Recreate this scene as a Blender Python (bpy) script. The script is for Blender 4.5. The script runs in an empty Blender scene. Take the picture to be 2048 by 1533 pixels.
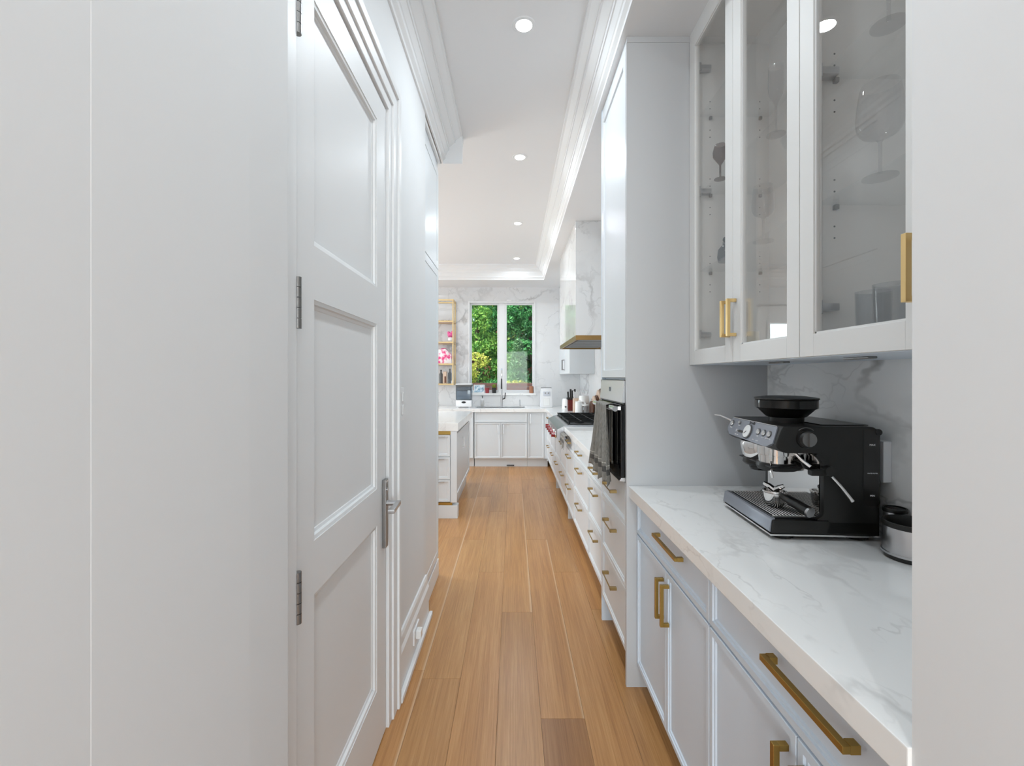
import bpy, bmesh, math, random
import numpy as np
from mathutils import Vector, Matrix
random.seed(7)
PI = math.pi
sc = bpy.context.scene
C = sc.collection

# ------------------------------------------------------------------ camera
cam_d = bpy.data.cameras.new('camera')
cam = bpy.data.objects.new('camera', cam_d); C.objects.link(cam)
cam.location = (0, 0, 1.407); cam.rotation_euler = (PI/2, 0, 0)
cam_d.sensor_width = 36; cam_d.lens = 36*900/2048
cam_d.shift_x = -2/2048; cam_d.shift_y = -11.5/2048
cam_d.clip_start = 0.02; cam_d.clip_end = 200
sc.camera = cam
# ------------------------------------------------------------------ world, sun, exposure
world = bpy.data.worlds.new('sky'); sc.world = world; world.use_nodes = True
wn = world.node_tree; wn.nodes.clear()
wo = wn.nodes.new('ShaderNodeOutputWorld'); wb = wn.nodes.new('ShaderNodeBackground')
sky = wn.nodes.new('ShaderNodeTexSky'); sky.sky_type = 'NISHITA'; sky.sun_disc = False
sky.sun_elevation = math.radians(52); sky.sun_rotation = math.radians(200)
sky.air_density = 1.0; sky.dust_density = 2.0
wb.inputs[1].default_value = 0.55
wn.links.new(sky.outputs[0], wb.inputs[0]); wn.links.new(wb.outputs[0], wo.inputs[0])
sd = bpy.data.lights.new('sun', 'SUN'); sd.energy = 9.0; sd.angle = 0.01; sd.color = (1, .95, .85)
so = bpy.data.objects.new('sun', sd); C.objects.link(so)
so.rotation_euler = Vector((.55, .42, -.72)).to_track_quat('-Z', 'Y').to_euler()
sc.view_settings.view_transform = 'Standard'; sc.view_settings.look = 'None'
sc.view_settings.gamma = 1; sc.view_settings.use_curve_mapping = False
sc.view_settings.exposure = -0.05
CAN_W = 7.3                  # watts of every recessed ceiling lamp
def window_lamp(name, loc, direction, w, h, power):      # added area lamps standing in for sky light outside unseen windows
    ld = bpy.data.lights.new(name, 'AREA'); ld.shape = 'RECTANGLE'; ld.size = w; ld.size_y = h; ld.energy = power; ld.color = (.85, .94, 1.0)
    lo = bpy.data.objects.new(name, ld); C.objects.link(lo); lo.location = loc; lo.rotation_euler = Vector(direction).to_track_quat('-Z', 'Z').to_euler()
window_lamp('fill_lamp_patio', (-6.25, 5.4, 1.25), (1, 0, 0), 3.6, 2.3, 350)  # added lamp to brighten the kitchen, outside the added patio doors
window_lamp('daylight_dining', (-3.52, 8.1, 1.65), (0, -1, 0), 1.5, 1.45, 60)
window_lamp('fill_lamp_foyer', (0, -6.25, 1.5), (0, 1, 0), 4.4, 2.4, 430)  # added frontal fill from behind the camera, outside the added foyer window
try:
    sc.cycles.max_bounces = 10; sc.cycles.diffuse_bounces = 6; sc.cycles.glossy_bounces = 6
    sc.cycles.transparent_max_bounces = 24; sc.cycles.sample_clamp_indirect = 6
    sc.cycles.caustics_reflective = False; sc.cycles.caustics_refractive = False
except Exception: pass

# ------------------------------------------------------------------ materials
def mat(name, col, rough=.5, metal=0, spec=.5, coat=0, emit=None):
    m = bpy.data.materials.new(name); m.use_nodes = True
    b = m.node_tree.nodes['Principled BSDF']
    b.inputs['Base Color'].default_value = (*col, 1); b.inputs['Roughness'].default_value = rough
    b.inputs['Metallic'].default_value = metal; b.inputs['Specular IOR Level'].default_value = spec
    b.inputs['Coat Weight'].default_value = coat
    if emit:
        b.inputs['Emission Color'].default_value = (*emit[0], 1); b.inputs['Emission Strength'].default_value = emit[1]
    return m
def nodes(m):
    nt = m.node_tree; return nt, nt.nodes, nt.links, nt.nodes['Principled BSDF']
def N(nt, t, **k):
    n = nt.nodes.new(t)
    for a, v in k.items():
        if a.startswith('i_'): n.inputs[a[2:].replace('_', ' ')].default_value = v
        else: setattr(n, a, v)
    return n
def ramp(nt, stops):
    r = nt.nodes.new('ShaderNodeValToRGB'); e = r.color_ramp.elements
    while len(e) < len(stops): e.new(.5)
    for q, (p, c) in zip(e, stops): q.position = p; q.color = (*c, 1)
    return r
def paint(name, col, rough, bump=.0006, scale=900):
    m = mat(name, col, rough); nt, ns, L, b = nodes(m)
    g = N(nt, 'ShaderNodeNewGeometry'); n = N(nt, 'ShaderNodeTexNoise', i_Scale=scale/10, i_Detail=3.0)
    L.new(g.outputs['Position'], n.inputs['Vector'])
    bp = N(nt, 'ShaderNodeBump', i_Strength=.12, i_Distance=bump); L.new(n.outputs['Fac'], bp.inputs['Height'])
    L.new(bp.outputs[0], b.inputs['Normal']); return m
M = {}
M['wall'] = paint('wall_paint', (.75, .755, .76), .7)
M['wall_r'] = M['wall']
M['ceil'] = paint('ceiling_paint', (.78, .78, .785), .6)
M['trim'] = paint('trim_paint', (.79, .795, .80), .42, .0003, 500)
M['door'] = paint('door_paint', (.77, .775, .78), .45, .0003, 400)
M['cab'] = paint('cabinet_lacquer', (.68, .765, .86), .34, .0002, 400)
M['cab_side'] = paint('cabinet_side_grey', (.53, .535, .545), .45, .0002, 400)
M['cab_w'] = paint('cabinet_lacquer_white', (.70, .73, .755), .36, .0002, 400)
M['cab_up'] = paint('upper_cabinet_lacquer', (.77, .765, .75), .5, .0002, 400)
M['inner'] = mat('cabinet_interior', (.83, .82, .80), .5)
M['brass'] = mat('brushed_brass', (.42, .27, .075), .36, 1)
M['brass_pale'] = mat('pale_brass', (.78, .56, .26), .34, 1)
M['shelf_brass'] = mat('satin_gold', (.66, .50, .27), .4, .75)
M['steel'] = mat('brushed_steel', (.55, .55, .56), .28, 1)
M['nickel'] = mat('satin_nickel', (.27, .265, .26), .36, 1)
M['chrome'] = mat('chrome', (.80, .79, .78), .07, 1)
M['grid'] = mat('grid_steel', (.75, .74, .72), .3, 1)
M['steel_d'] = mat('dark_brushed_steel', (.36, .36, .37), .33, 1)
M['brass_k'] = mat('dull_brass', (.34, .235, .10), .42, 1)
M['brass_d'] = mat('aged_brass', (.30, .175, .065), .35, 1)
M['black'] = mat('black_enamel', (.012, .011, .010), .30)
M['black_m'] = mat('black_matte_plastic', (.010, .0092, .008), .42)
M['blackglass'] = mat('black_glass', (.004, .004, .005), .04, 0, .5)
M['iron'] = mat('cast_iron', (.006, .006, .006), .6, 0, .25)
M['panelgrey'] = mat('console_grey', (.28, .295, .335), .34, .5)
M['white'] = mat('white_ceramic', (.82, .82, .81), .22)
M['whitep'] = mat('white_plastic', (.80, .80, .81), .35)
M['cream'] = mat('cream_ceramic', (.78, .73, .62), .3)
M['red'] = mat('red_knob', (.28, .004, .012), .18, 0, .6)
M['redbrown'] = mat('red_cup', (.38, .05, .06), .35)
M['pink'] = mat('pink_cloth', (.75, .12, .32), .6)
M['palepink'] = mat('pale_pink', (.85, .62, .68), .6)
M['dkwood'] = mat('dark_wood', (.13, .045, .02), .4)
M['ltwood'] = mat('light_wood', (.63, .47, .36), .45)
M['blockred'] = mat('red_lacquer_block', (.12, .012, .008), .25)
M['terr'] = mat('terracotta', (.45, .2, .11), .6)
M['bark'] = mat('bark', (.10, .065, .04), .9)
M['soil'] = mat('lawn_soil', (.12, .17, .06), .9)
M['mortar'] = mat('mortar', (.5, .45, .4), .9)
M['brick'] = mat('brick_clay', (.46, .2, .14), .85)
M['curtain'] = mat('sheer_curtain', (.8, .8, .82), .8)
M['lamp'] = mat('lamp_diffuser', (1, 1, 1), .5, emit=((1, 1, 1), 14.0))
M['greyplas'] = mat('grey_plastic', (.10, .10, .10), .4)
M['paper'] = mat('print_paper', (.70, .78, .85), .5)

def marble(name, base, vein, rough, scale=1.0, amt=1.0, seed=0.0, big=True):
    m = mat(name, base, rough); nt, ns, L, b = nodes(m)
    g = N(nt, 'ShaderNodeNewGeometry')
    mp = N(nt, 'ShaderNodeMapping'); mp.inputs['Location'].default_value = (seed, seed*1.7, seed*.6)
    mp.inputs['Rotation'].default_value = (.5, .6, .35)
    mp.inputs['Scale'].default_value = (scale, scale*.55, scale)
    L.new(g.outputs['Position'], mp.inputs['Vector'])
    w = N(nt, 'ShaderNodeTexNoise', i_Scale=1.6, i_Detail=5.0, i_Roughness=.6)
    L.new(mp.outputs[0], w.inputs['Vector'])
    ad = N(nt, 'ShaderNodeVectorMath', operation='MULTIPLY_ADD')
    L.new(w.outputs['Color'], ad.inputs[0]); ad.inputs[1].default_value = (.9, .9, .9); L.new(mp.outputs[0], ad.inputs[2])
    outs = []
    for (sc_, wid, st) in ((1.3, .020, .9), (3.1, .014, .5)):
        v = N(nt, 'ShaderNodeTexVoronoi', feature='DISTANCE_TO_EDGE', i_Scale=sc_)
        L.new(ad.outputs[0], v.inputs['Vector'])
        r = N(nt, 'ShaderNodeMapRange', i_To_Min=1.0, i_To_Max=0.0); r.inputs['From Max'].default_value = wid*2.2
        r.interpolation_type = 'SMOOTHSTEP'
        L.new(v.outputs['Distance'], r.inputs['Value'])
        mk = N(nt, 'ShaderNodeTexNoise', i_Scale=sc_*1.3, i_Detail=2.0); L.new(mp.outputs[0], mk.inputs['Vector'])
        mr = N(nt, 'ShaderNodeMapRange'); mr.inputs['From Min'].default_value = .45; mr.inputs['From Max'].default_value = .68
        L.new(mk.outputs['Fac'], mr.inputs['Value'])
        mu = N(nt, 'ShaderNodeMath', operation='MULTIPLY'); L.new(r.outputs[0], mu.inputs[0]); L.new(mr.outputs[0], mu.inputs[1])
        m2 = N(nt, 'ShaderNodeMath', operation='MULTIPLY'); L.new(mu.outputs[0], m2.inputs[0]); m2.inputs[1].default_value = st*amt
        outs.append(m2)
    if big:                                       # broad smoky patches beside the veins
        k = N(nt, 'ShaderNodeTexNoise', i_Scale=1.1, i_Detail=4.0); L.new(ad.outputs[0], k.inputs['Vector'])
        kr = N(nt, 'ShaderNodeMapRange'); kr.inputs['From Min'].default_value = .60; kr.inputs['From Max'].default_value = .72
        kr.inputs['To Max'].default_value = .30*amt
        L.new(k.outputs['Fac'], kr.inputs['Value']); outs.append(kr)
    a = outs[0]
    for o_ in outs[1:]:
        s = N(nt, 'ShaderNodeMath', operation='MAXIMUM'); L.new(a.outputs[0], s.inputs[0]); L.new(o_.outputs[0], s.inputs[1]); a = s
    mx = N(nt, 'ShaderNodeMix', data_type='RGBA'); L.new(a.outputs[0], mx.inputs[0])
    mx.inputs[6].default_value = (*base, 1); mx.inputs[7].default_value = (*vein, 1)
    L.new(mx.outputs[2], b.inputs['Base Color']); return m
M['marble'] = marble('white_marble_wall', (.72, .72, .725), (.33, .33, .33), .16, .8, .8, 3.1)
M['marble_hood'] = marble('polished_marble', (.70, .695, .69), (.34, .33, .32), .07, .9, .8, 5.2)
M['counter'] = marble('quartz_counter', (.88, .875, .86), (.36, .345, .33), .13, 1.9, .5, 1.3, False)
M['splash'] = marble('backsplash_marble', (.92, .92, .91), (.36, .36, .35), .14, 1.3, .9, 8.4)

def oak():
    m = mat('oak_boards', (.5, .28, .14), .29); nt, ns, L, b = nodes(m)
    g = N(nt, 'ShaderNodeNewGeometry'); oi = N(nt, 'ShaderNodeObjectInfo'); tc = N(nt, 'ShaderNodeTexCoord')
    cx = N(nt, 'ShaderNodeCombineXYZ')
    for i, f in enumerate((13., 7., 5.)):
        mm = N(nt, 'ShaderNodeMath', operation='MULTIPLY'); L.new(oi.outputs['Random'], mm.inputs[0]); mm.inputs[1].default_value = f
        L.new(mm.outputs[0], cx.inputs[i])
    ad = N(nt, 'ShaderNodeVectorMath', operation='ADD'); L.new(g.outputs['Position'], ad.inputs[0]); L.new(cx.outputs[0], ad.inputs[1])
    def noise(scale, sy, det, rgh=.6):
        mp = N(nt, 'ShaderNodeMapping'); mp.inputs['Scale'].default_value = (scale, sy, 1)
        L.new(ad.outputs[0], mp.inputs['Vector'])
        n = N(nt, 'ShaderNodeTexNoise', i_Scale=1.0, i_Detail=det, i_Roughness=rgh); L.new(mp.outputs[0], n.inputs['Vector']); return n
    fine = noise(170, 3.2, 5, .7); mid = noise(26, .8, 4); big = noise(3.2, .5, 2); fleck = noise(240, 34, 2, .5)
    r = ramp(nt, [(.36, (.33, .148, .048)), (.52, (.48, .240, .086)), (.70, (.62, .350, .150))])
    mixf = N(nt, 'ShaderNodeMath', operation='MULTIPLY_ADD'); L.new(fine.outputs['Fac'], mixf.inputs[0]); mixf.inputs[1].default_value = .5
    m2 = N(nt, 'ShaderNodeMath', operation='MULTIPLY_ADD'); L.new(mid.outputs['Fac'], m2.inputs[0]); m2.inputs[1].default_value = .35
    m3 = N(nt, 'ShaderNodeMath', operation='MULTIPLY'); L.new(big.outputs['Fac'], m3.inputs[0]); m3.inputs[1].default_value = .18
    L.new(m3.outputs[0], m2.inputs[2]); L.new(m2.outputs[0], mixf.inputs[2]); L.new(mixf.outputs[0], r.inputs[0])
    # pale sapwood stripe along one edge of some boards
    sx = N(nt, 'ShaderNodeSeparateXYZ'); L.new(tc.outputs['Object'], sx.inputs[0])
    wob = N(nt, 'ShaderNodeMath', operation='MULTIPLY_ADD'); L.new(big.outputs['Fac'], wob.inputs[0]); wob.inputs[1].default_value = .012
    L.new(sx.outputs[0], wob.inputs[2])
    st = N(nt, 'ShaderNodeMapRange'); st.inputs['From Min'].default_value = .172; st.inputs['From Max'].default_value = .181
    L.new(wob.outputs[0], st.inputs['Value'])
    gt = N(nt, 'ShaderNodeMath', operation='GREATER_THAN'); sr = N(nt, 'ShaderNodeSeparateColor'); L.new(oi.outputs['Color'], sr.inputs[0])
    L.new(oi.outputs['Alpha'], gt.inputs[0]); gt.inputs[1].default_value = 1.5
    sm = N(nt, 'ShaderNodeMath', operation='MULTIPLY'); L.new(st.outputs[0], sm.inputs[0]); L.new(gt.outputs[0], sm.inputs[1])
    s5 = N(nt, 'ShaderNodeMath', operation='MULTIPLY'); L.new(sm.outputs[0], s5.inputs[0]); s5.inputs[1].default_value = .6
    mx = N(nt, 'ShaderNodeMix', data_type='RGBA'); L.new(s5.outputs[0], mx.inputs[0]); L.new(r.outputs[0], mx.inputs[6])
    mx.inputs[7].default_value = (.70, .50, .32, 1)
    # small knots
    kn = N(nt, 'ShaderNodeTexVoronoi', i_Scale=1.0); km = N(nt, 'ShaderNodeMapping'); km.inputs['Scale'].default_value = (4.5, 2.2, 1)
    L.new(ad.outputs[0], km.inputs['Vector']); L.new(km.outputs[0], kn.inputs['Vector'])
    kr = N(nt, 'ShaderNodeMapRange', i_To_Min=.75, i_To_Max=0.0); kr.inputs['From Min'].default_value = .0; kr.inputs['From Max'].default_value = .04
    L.new(kn.outputs['Distance'], kr.inputs['Value'])
    mk = N(nt, 'ShaderNodeMix', data_type='RGBA'); L.new(kr.outputs[0], mk.inputs[0]); L.new(mx.outputs[2], mk.inputs[6])
    mk.inputs[7].default_value = (.12, .06, .03, 1)
    mu = N(nt, 'ShaderNodeMix', data_type='RGBA', blend_type='MULTIPLY'); mu.inputs[0].default_value = 1
    L.new(mk.outputs[2], mu.inputs[6]); L.new(oi.outputs['Color'], mu.inputs[7])
    L.new(mu.outputs[2], b.inputs['Base Color'])
    bp = N(nt, 'ShaderNodeBump', i_Strength=.2, i_Distance=.0008); L.new(fleck.outputs['Fac'], bp.inputs['Height'])
    L.new(bp.outputs[0], b.inputs['Normal'])
    return m
M['oak'] = oak()

def thin_glass(name, tint, ior=1.5, rough=0.0):
    m = bpy.data.materials.new(name); m.use_nodes = True; nt = m.node_tree; nt.nodes.clear()
    o = nt.nodes.new('ShaderNodeOutputMaterial'); mx = nt.nodes.new('ShaderNodeMixShader')
    t = nt.nodes.new('ShaderNodeBsdfTransparent'); t.inputs[0].default_value = (*tint, 1)
    g = nt.nodes.new('ShaderNodeBsdfGlossy'); g.inputs['Roughness'].default_value = rough; g.inputs[0].default_value = (.95, .95, .95, 1)
    f = nt.nodes.new('ShaderNodeFresnel')       # same reflectance from either side of the thin pane
    gm = nt.nodes.new('ShaderNodeNewGeometry'); rg = nt.nodes.new('ShaderNodeMapRange')
    rg.inputs['To Min'].default_value = ior; rg.inputs['To Max'].default_value = 1/ior
    nt.links.new(gm.outputs['Backfacing'], rg.inputs['Value']); nt.links.new(rg.outputs[0], f.inputs[0])
    nt.links.new(f.outputs[0], mx.inputs[0]); nt.links.new(t.outputs[0], mx.inputs[1]); nt.links.new(g.outputs[0], mx.inputs[2])
    nt.links.new(mx.outputs[0], o.inputs[0]); return m
M['glass'] = thin_glass('cabinet_door_glass', (.975, .97, .965), 1.42)
M['winglass'] = thin_glass('window_glass', (.97, .98, .98), 1.2)
M['stem'] = thin_glass('stemware_glass', (.88, .88, .885), 1.5)
M['tumbler'] = thin_glass('tumbler_glass', (.86, .87, .88), 1.45)
M['shelfglass'] = thin_glass('shelf_glass', (.98, .985, .985), 1.25)
M['smoke'] = thin_glass('smoked_plastic', (.45, .49, .53), 1.45)
M['hopper'] = thin_glass('hopper_plastic', (.16, .15, .14), 1.5)

def leafmat(name, cols, ):
    m = mat(name, cols[0], .6); nt, ns, L, b = nodes(m)
    g = N(nt, 'ShaderNodeNewGeometry'); n = N(nt, 'ShaderNodeTexNoise', i_Scale=1.7, i_Detail=3.0); L.new(g.outputs['Position'], n.inputs['Vector'])
    a = N(nt, 'ShaderNodeMath', operation='MULTIPLY_ADD'); L.new(g.outputs['Random Per Island'], a.inputs[0]); a.inputs[1].default_value = .5
    s = N(nt, 'ShaderNodeMath', operation='MULTIPLY'); L.new(n.outputs['Fac'], s.inputs[0]); s.inputs[1].default_value = .6; L.new(s.outputs[0], a.inputs[2])
    r = ramp(nt, [(.2, cols[0]), (.55, cols[1]), (.85, cols[2])]); L.new(a.outputs[0], r.inputs[0])
    L.new(r.outputs[0], b.inputs['Base Color'])
    b.inputs['Specular IOR Level'].default_value = .25
    tr = nt.nodes.new('ShaderNodeBsdfTranslucent'); L.new(r.outputs[0], tr.inputs[0]); mxs = nt.nodes.new('ShaderNodeMixShader'); mxs.inputs[0].default_value = .35
    out = [q for q in nt.nodes if q.type == 'OUTPUT_MATERIAL'][0]
    L.new(b.outputs[0], mxs.inputs[1]); L.new(tr.outputs[0], mxs.inputs[2]); L.new(mxs.outputs[0], out.inputs[0]); return m
M['leaf_a'] = leafmat('leaves_fresh', ((.05, .15, .03), (.13, .33, .06), (.36, .55, .12)))
M['leaf_b'] = leafmat('leaves_deep', ((.02, .10, .03), (.05, .24, .07), (.16, .42, .14)))
M['leaf_y'] = leafmat('leaves_yellow', ((.18, .30, .04), (.48, .52, .09), (.8, .72, .22)))
M['leaf_g'] = leafmat('leaves_blue_green', ((.04, .12, .06), (.12, .28, .12), (.3, .45, .24)))
M['leaf_r'] = leafmat('leaves_russet', ((.14, .05, .03), (.32, .12, .08), (.45, .25, .14)))

def linen():
    m = mat('grey_linen', (.2, .19, .17), .85); nt, ns, L, b = nodes(m)
    tc = N(nt, 'ShaderNodeTexCoord'); sx = N(nt, 'ShaderNodeSeparateXYZ'); L.new(tc.outputs['Object'], sx.inputs[0])
    n = N(nt, 'ShaderNodeTexNoise', i_Scale=120.0, i_Detail=4.0); mp = N(nt, 'ShaderNodeMapping'); mp.inputs['Scale'].default_value = (1, 3, .3)
    L.new(tc.outputs['Object'], mp.inputs['Vector']); L.new(mp.outputs[0], n.inputs['Vector'])
    r = ramp(nt, [(.3, (.15, .142, .128)), (.7, (.32, .305, .275))]); L.new(n.outputs['Fac'], r.inputs[0])
    z = N(nt, 'ShaderNodeMapRange'); z.inputs['From Min'].default_value = 0; z.inputs['From Max'].default_value = .36
    L.new(sx.outputs[2], z.inputs['Value'])
    rb = ramp(nt, [(0, (1, 1, 1)), (.13, (1, 1, 1)), (.135, (.35, .35, .36)), (.20, (.35, .35, .36)), (.205, (1.0, 1.0, 1.0)), (.24, (1, 1, 1)), (.245, (2.2, 2.2, 2.2)), (.255, (1, 1, 1))])
    rb.color_ramp.interpolation = 'CONSTANT'; L.new(z.outputs[0], rb.inputs[0])
    mu = N(nt, 'ShaderNodeMix', data_type='RGBA', blend_type='MULTIPLY'); mu.inputs[0].default_value = 1
    L.new(r.outputs[0], mu.inputs[6]); L.new(rb.outputs[0], mu.inputs[7]); L.new(mu.outputs[2], b.inputs['Base Color']); return m
M['linen'] = linen()

# ------------------------------------------------------------------ mesh helpers
class MB:
    def __init__(s): s.bm = bmesh.new()
    def box(s, x0, y0, z0, x1, y1, z1, bev=0):
        r = bmesh.ops.create_cube(s.bm, size=1.0); vs = r['verts']
        for v in vs:
            v.co = Vector((x0+(v.co.x+.5)*(x1-x0), y0+(v.co.y+.5)*(y1-y0), z0+(v.co.z+.5)*(z1-z0)))
        if bev:
            es = list({e for v in vs for e in v.link_edges})
            bmesh.ops.bevel(s.bm, geom=es, offset=bev, segments=2, affect='EDGES', profile=.6)
        return s
    def cyl(s, p0, p1, r0, r1=None, seg=20, cap=True):
        r1 = r0 if r1 is None else r1
        p0, p1 = Vector(p0), Vector(p1); d = p1-p0
        mt = Matrix.Translation((p0+p1)/2) @ d.to_track_quat('Z', 'Y').to_matrix().to_4x4()
        bmesh.ops.create_cone(s.bm, cap_ends=cap, segments=seg, radius1=r0, radius2=r1, depth=d.length, matrix=mt); return s
    def sph(s, c, r, sc_=(1, 1, 1), u=16, v=10):
        mt = Matrix.Translation(c) @ Matrix.Diagonal((*sc_, 1))
        bmesh.ops.create_uvsphere(s.bm, u_segments=u, v_segments=v, radius=r, matrix=mt); return s
    def lathe(s, prof, c=(0, 0, 0), seg=28):
        rings = []
        for r, z in prof:
            if r < 1e-5: rings.append([s.bm.verts.new((c[0], c[1], c[2]+z))])
            else: rings.append([s.bm.verts.new((c[0]+r*math.cos(2*PI*i/seg), c[1]+r*math.sin(2*PI*i/seg), c[2]+z)) for i in range(seg)])
        for a, b in zip(rings, rings[1:]):
            for i in range(seg):
                j = (i+1) % seg
                if len(a) == 1 and len(b) == 1: continue
                if len(a) == 1: s.bm.faces.new((a[0], b[j], b[i]))
                elif len(b) == 1: s.bm.faces.new((a[i], a[j], b[0]))
                else: s.bm.faces.new((a[i], a[j], b[j], b[i]))
        return s
    def prism(s, pts, axis, a0, a1, bev=0):
        """pts: polygon in the two other axes; extruded along axis from a0 to a1."""
        def co(p, a):
            if axis == 'x': return (a, p[0], p[1])
            if axis == 'y': return (p[0], a, p[1])
            return (p[0], p[1], a)
        A = [s.bm.verts.new(co(p, a0)) for p in pts]; B = [s.bm.verts.new(co(p, a1)) for p in pts]
        fs = [s.bm.faces.new(A), s.bm.faces.new(B[::-1])]
        n = len(pts)
        for i in range(n): fs.append(s.bm.faces.new((A[i], B[i], B[(i+1) % n], A[(i+1) % n])))
        bmesh.ops.recalc_face_normals(s.bm, faces=fs)
        if bev:
            es = [e for e in {e for f in fs[:2] for e in f.edges}]
            bmesh.ops.bevel(s.bm, geom=es, offset=bev, segments=2, affect='EDGES', profile=.6)
        return s
    def tube(s, pts, r, seg=10):
        pts = [Vector(p) for p in pts]; rings = []
        for i, p in enumerate(pts):
            d = (pts[min(i+1, len(pts)-1)]-pts[max(i-1, 0)]).normalized()
            q = d.to_track_quat('Z', 'Y'); rr = r[i] if isinstance(r, (list, tuple)) else r
            rings.append([s.bm.verts.new(p+q @ Vector((rr*math.cos(2*PI*k/seg), rr*math.sin(2*PI*k/seg), 0))) for k in range(seg)])
        for a, b in zip(rings, rings[1:]):
            for k in range(seg): s.bm.faces.new((a[k], a[(k+1) % seg], b[(k+1) % seg], b[k]))
        s.bm.faces.new(rings[0][::-1]); s.bm.faces.new(rings[-1]); return s
    def rings(s, w, h, rs, x0=0, z0=0, y0=0):
        """panel facing -y: rs = [(inset, y)], last ring capped; first ring capped at the back."""
        L_ = []
        for ins, y in rs:
            L_.append([s.bm.verts.new((x0+a, y0+y, z0+c)) for a, c in ((ins, ins), (w-ins, ins), (w-ins, h-ins), (ins, h-ins))])
        fs = [s.bm.faces.new(L_[0][::-1]), s.bm.faces.new(L_[-1])]
        for a, b in zip(L_, L_[1:]):
            for i in range(4): fs.append(s.bm.faces.new((a[i], a[(i+1) % 4], b[(i+1) % 4], b[i])))
        bmesh.ops.recalc_face_normals(s.bm, faces=fs); return s
    def obj(s, name, m, parent=None, loc=(0, 0, 0), smooth=False, rz=0):
        me = bpy.data.meshes.new(name); s.bm.to_mesh(me); s.bm.free()
        if smooth:
            for p in me.polygons: p.use_smooth = True
            try: me.set_sharp_from_angle(angle=math.radians(35))
            except Exception: pass
        me.materials.append(M[m] if isinstance(m, str) else m)
        o = bpy.data.objects.new(name, me); C.objects.link(o); o.location = loc; o.rotation_euler.z = rz
        if parent is not None: o.parent = parent
        return o
def tag(o, label, cat, group=None):
    o['label'] = label; o['category'] = cat
    if group: o['group'] = group
    return o
def thing(name, label, cat, loc=(0, 0, 0), rz=0, group=None):
    o = bpy.data.objects.new(name, None); C.objects.link(o); o.empty_display_size = .05
    o.location = loc; o.rotation_euler.z = rz; return tag(o, label, cat, group)
def struct(name, mb, m, parent=None):
    o = mb.obj(name, m, parent)
    if parent is None: o['kind'] = 'structure'
    return o
def inst(name, me, parent, loc=(0, 0, 0), rot=(0, 0, 0), scale=(1, 1, 1)):
    o = bpy.data.objects.new(name, me); C.objects.link(o); o.parent = parent; o.location = loc; o.rotation_euler = rot; o.scale = scale; return o
def mesh_of(mb, m, smooth=False):
    me = bpy.data.meshes.new('shared'); mb.bm.to_mesh(me); mb.bm.free(); me.materials.append(M[m])
    if smooth:
        for p in me.polygons: p.use_smooth = True
        try: me.set_sharp_from_angle(angle=math.radians(35))
        except Exception: pass
    return me
def copy_tree(o, parent=None):
    c = o.copy(); C.objects.link(c)
    if parent: c.parent = parent
    for ch in list(o.children): copy_tree(ch, c)
    return c

SOF = 2.955; TRAY = 3.177; FAR = 7.75; RW = 1.165
# ------------------------------------------------------------------ room shell
# floor: sub-slab and single oak boards
fl = struct('floor', MB().box(-6, -1.1, -.12, 1.29, 7.9, -.016), 'mortar')
unit = mesh_of(MB().box(.0003, 0, -.0155, .1797, 1, 0, .0007), 'oak')
W = .18
fixed = {0: [-2.3, -.3, 1.1, 2.694, 5.45], 1: [-1.8, .2, 1.854, 3.9, 6.2], -1: [-2, -.1, 1.4, 3.247, 4.7, 6.03], 2: [-1.2, 1.0, 3.247, 5.68], -2: [-2, .4, 2.1, 3.9, 5.3]}
for k in range(-33, 7):
    x = -.065+W*k
    js = fixed.get(k)
    if js: js = [j for j in js if j > -1]
    if js is None:
        js = []; y = -1.1+random.uniform(.3, 2)
        while y < 7.4: js.append(y); y += random.uniform(1.1, 2.3)
    ys = [-1.1]+js+[7.85]
    for a, b in zip(ys, ys[1:]):
        if k*W-.065 > .6 and a > 2.1: pass
        o = inst('oak_board', unit, fl, (x, a+.0006, 0), scale=(1, b-a-.0012, 1))
        t = random.uniform(.90, 1.06); wv = random.uniform(-.025, .03)
        o.color = (t*(1+wv), t, t*(1-wv), 1)
        if k in (-3,): o.color = (o.color[0], o.color[1], o.color[2], 2.0)
        if k == 1 and b == 1.854: o.color = (.66, .60, .55, 1)
        if k == 0 and a == 2.694: o.color = (1.02, 1, .97, 2)
        if k == 1 and a == 1.854: o.color = (1.0, .98, .95, 2.0)

struct('ceiling', MB().box(-6.1, -6.1, TRAY, 3.1, 7.95, TRAY+.2), 'ceil')
struct('ceiling_soffit_right', MB().box(.50, -1.1, SOF, 1.17, 7.85, TRAY+.001), 'ceil')
struct('ceiling_soffit_far', MB().box(-6, 7.16, SOF, .4995, 7.80, TRAY+.001), 'ceil')
struct('ceiling_soffit_left', MB().box(-6, 3.2, SOF, -5.4, 7.159, TRAY+.001), 'ceil')
# crown moulding
CP = [(0, 0), (.010, .0), (.010, .022), (.026, .036), (.026, .062), (.031, .066), (.048, .098), (.053, .098), (.053, .122), (.058, .124),
      (.092, .150), (.098, .150), (.098, .170), (.103, .172), (.135, .196), (.148, .200), (.148, .222), (0, .222)]
struct('trim_1', MB().prism([(.50-a, SOF+b) for a, b in CP], 'y', -1.1, 7.16), 'trim')
struct('trim_2', MB().prism([(-.515+a, SOF+b) for a, b in CP], 'y', -1.1, 3.26), 'trim')
struct('trim_3', MB().prism([(7.16-a, SOF+b) for a, b in CP], 'x', -5.4, .50), 'trim')
struct('trim_4', MB().prism([(3.26+a*.6, SOF+b) for a, b in CP], 'x', -5.4, -.367), 'trim')

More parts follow.
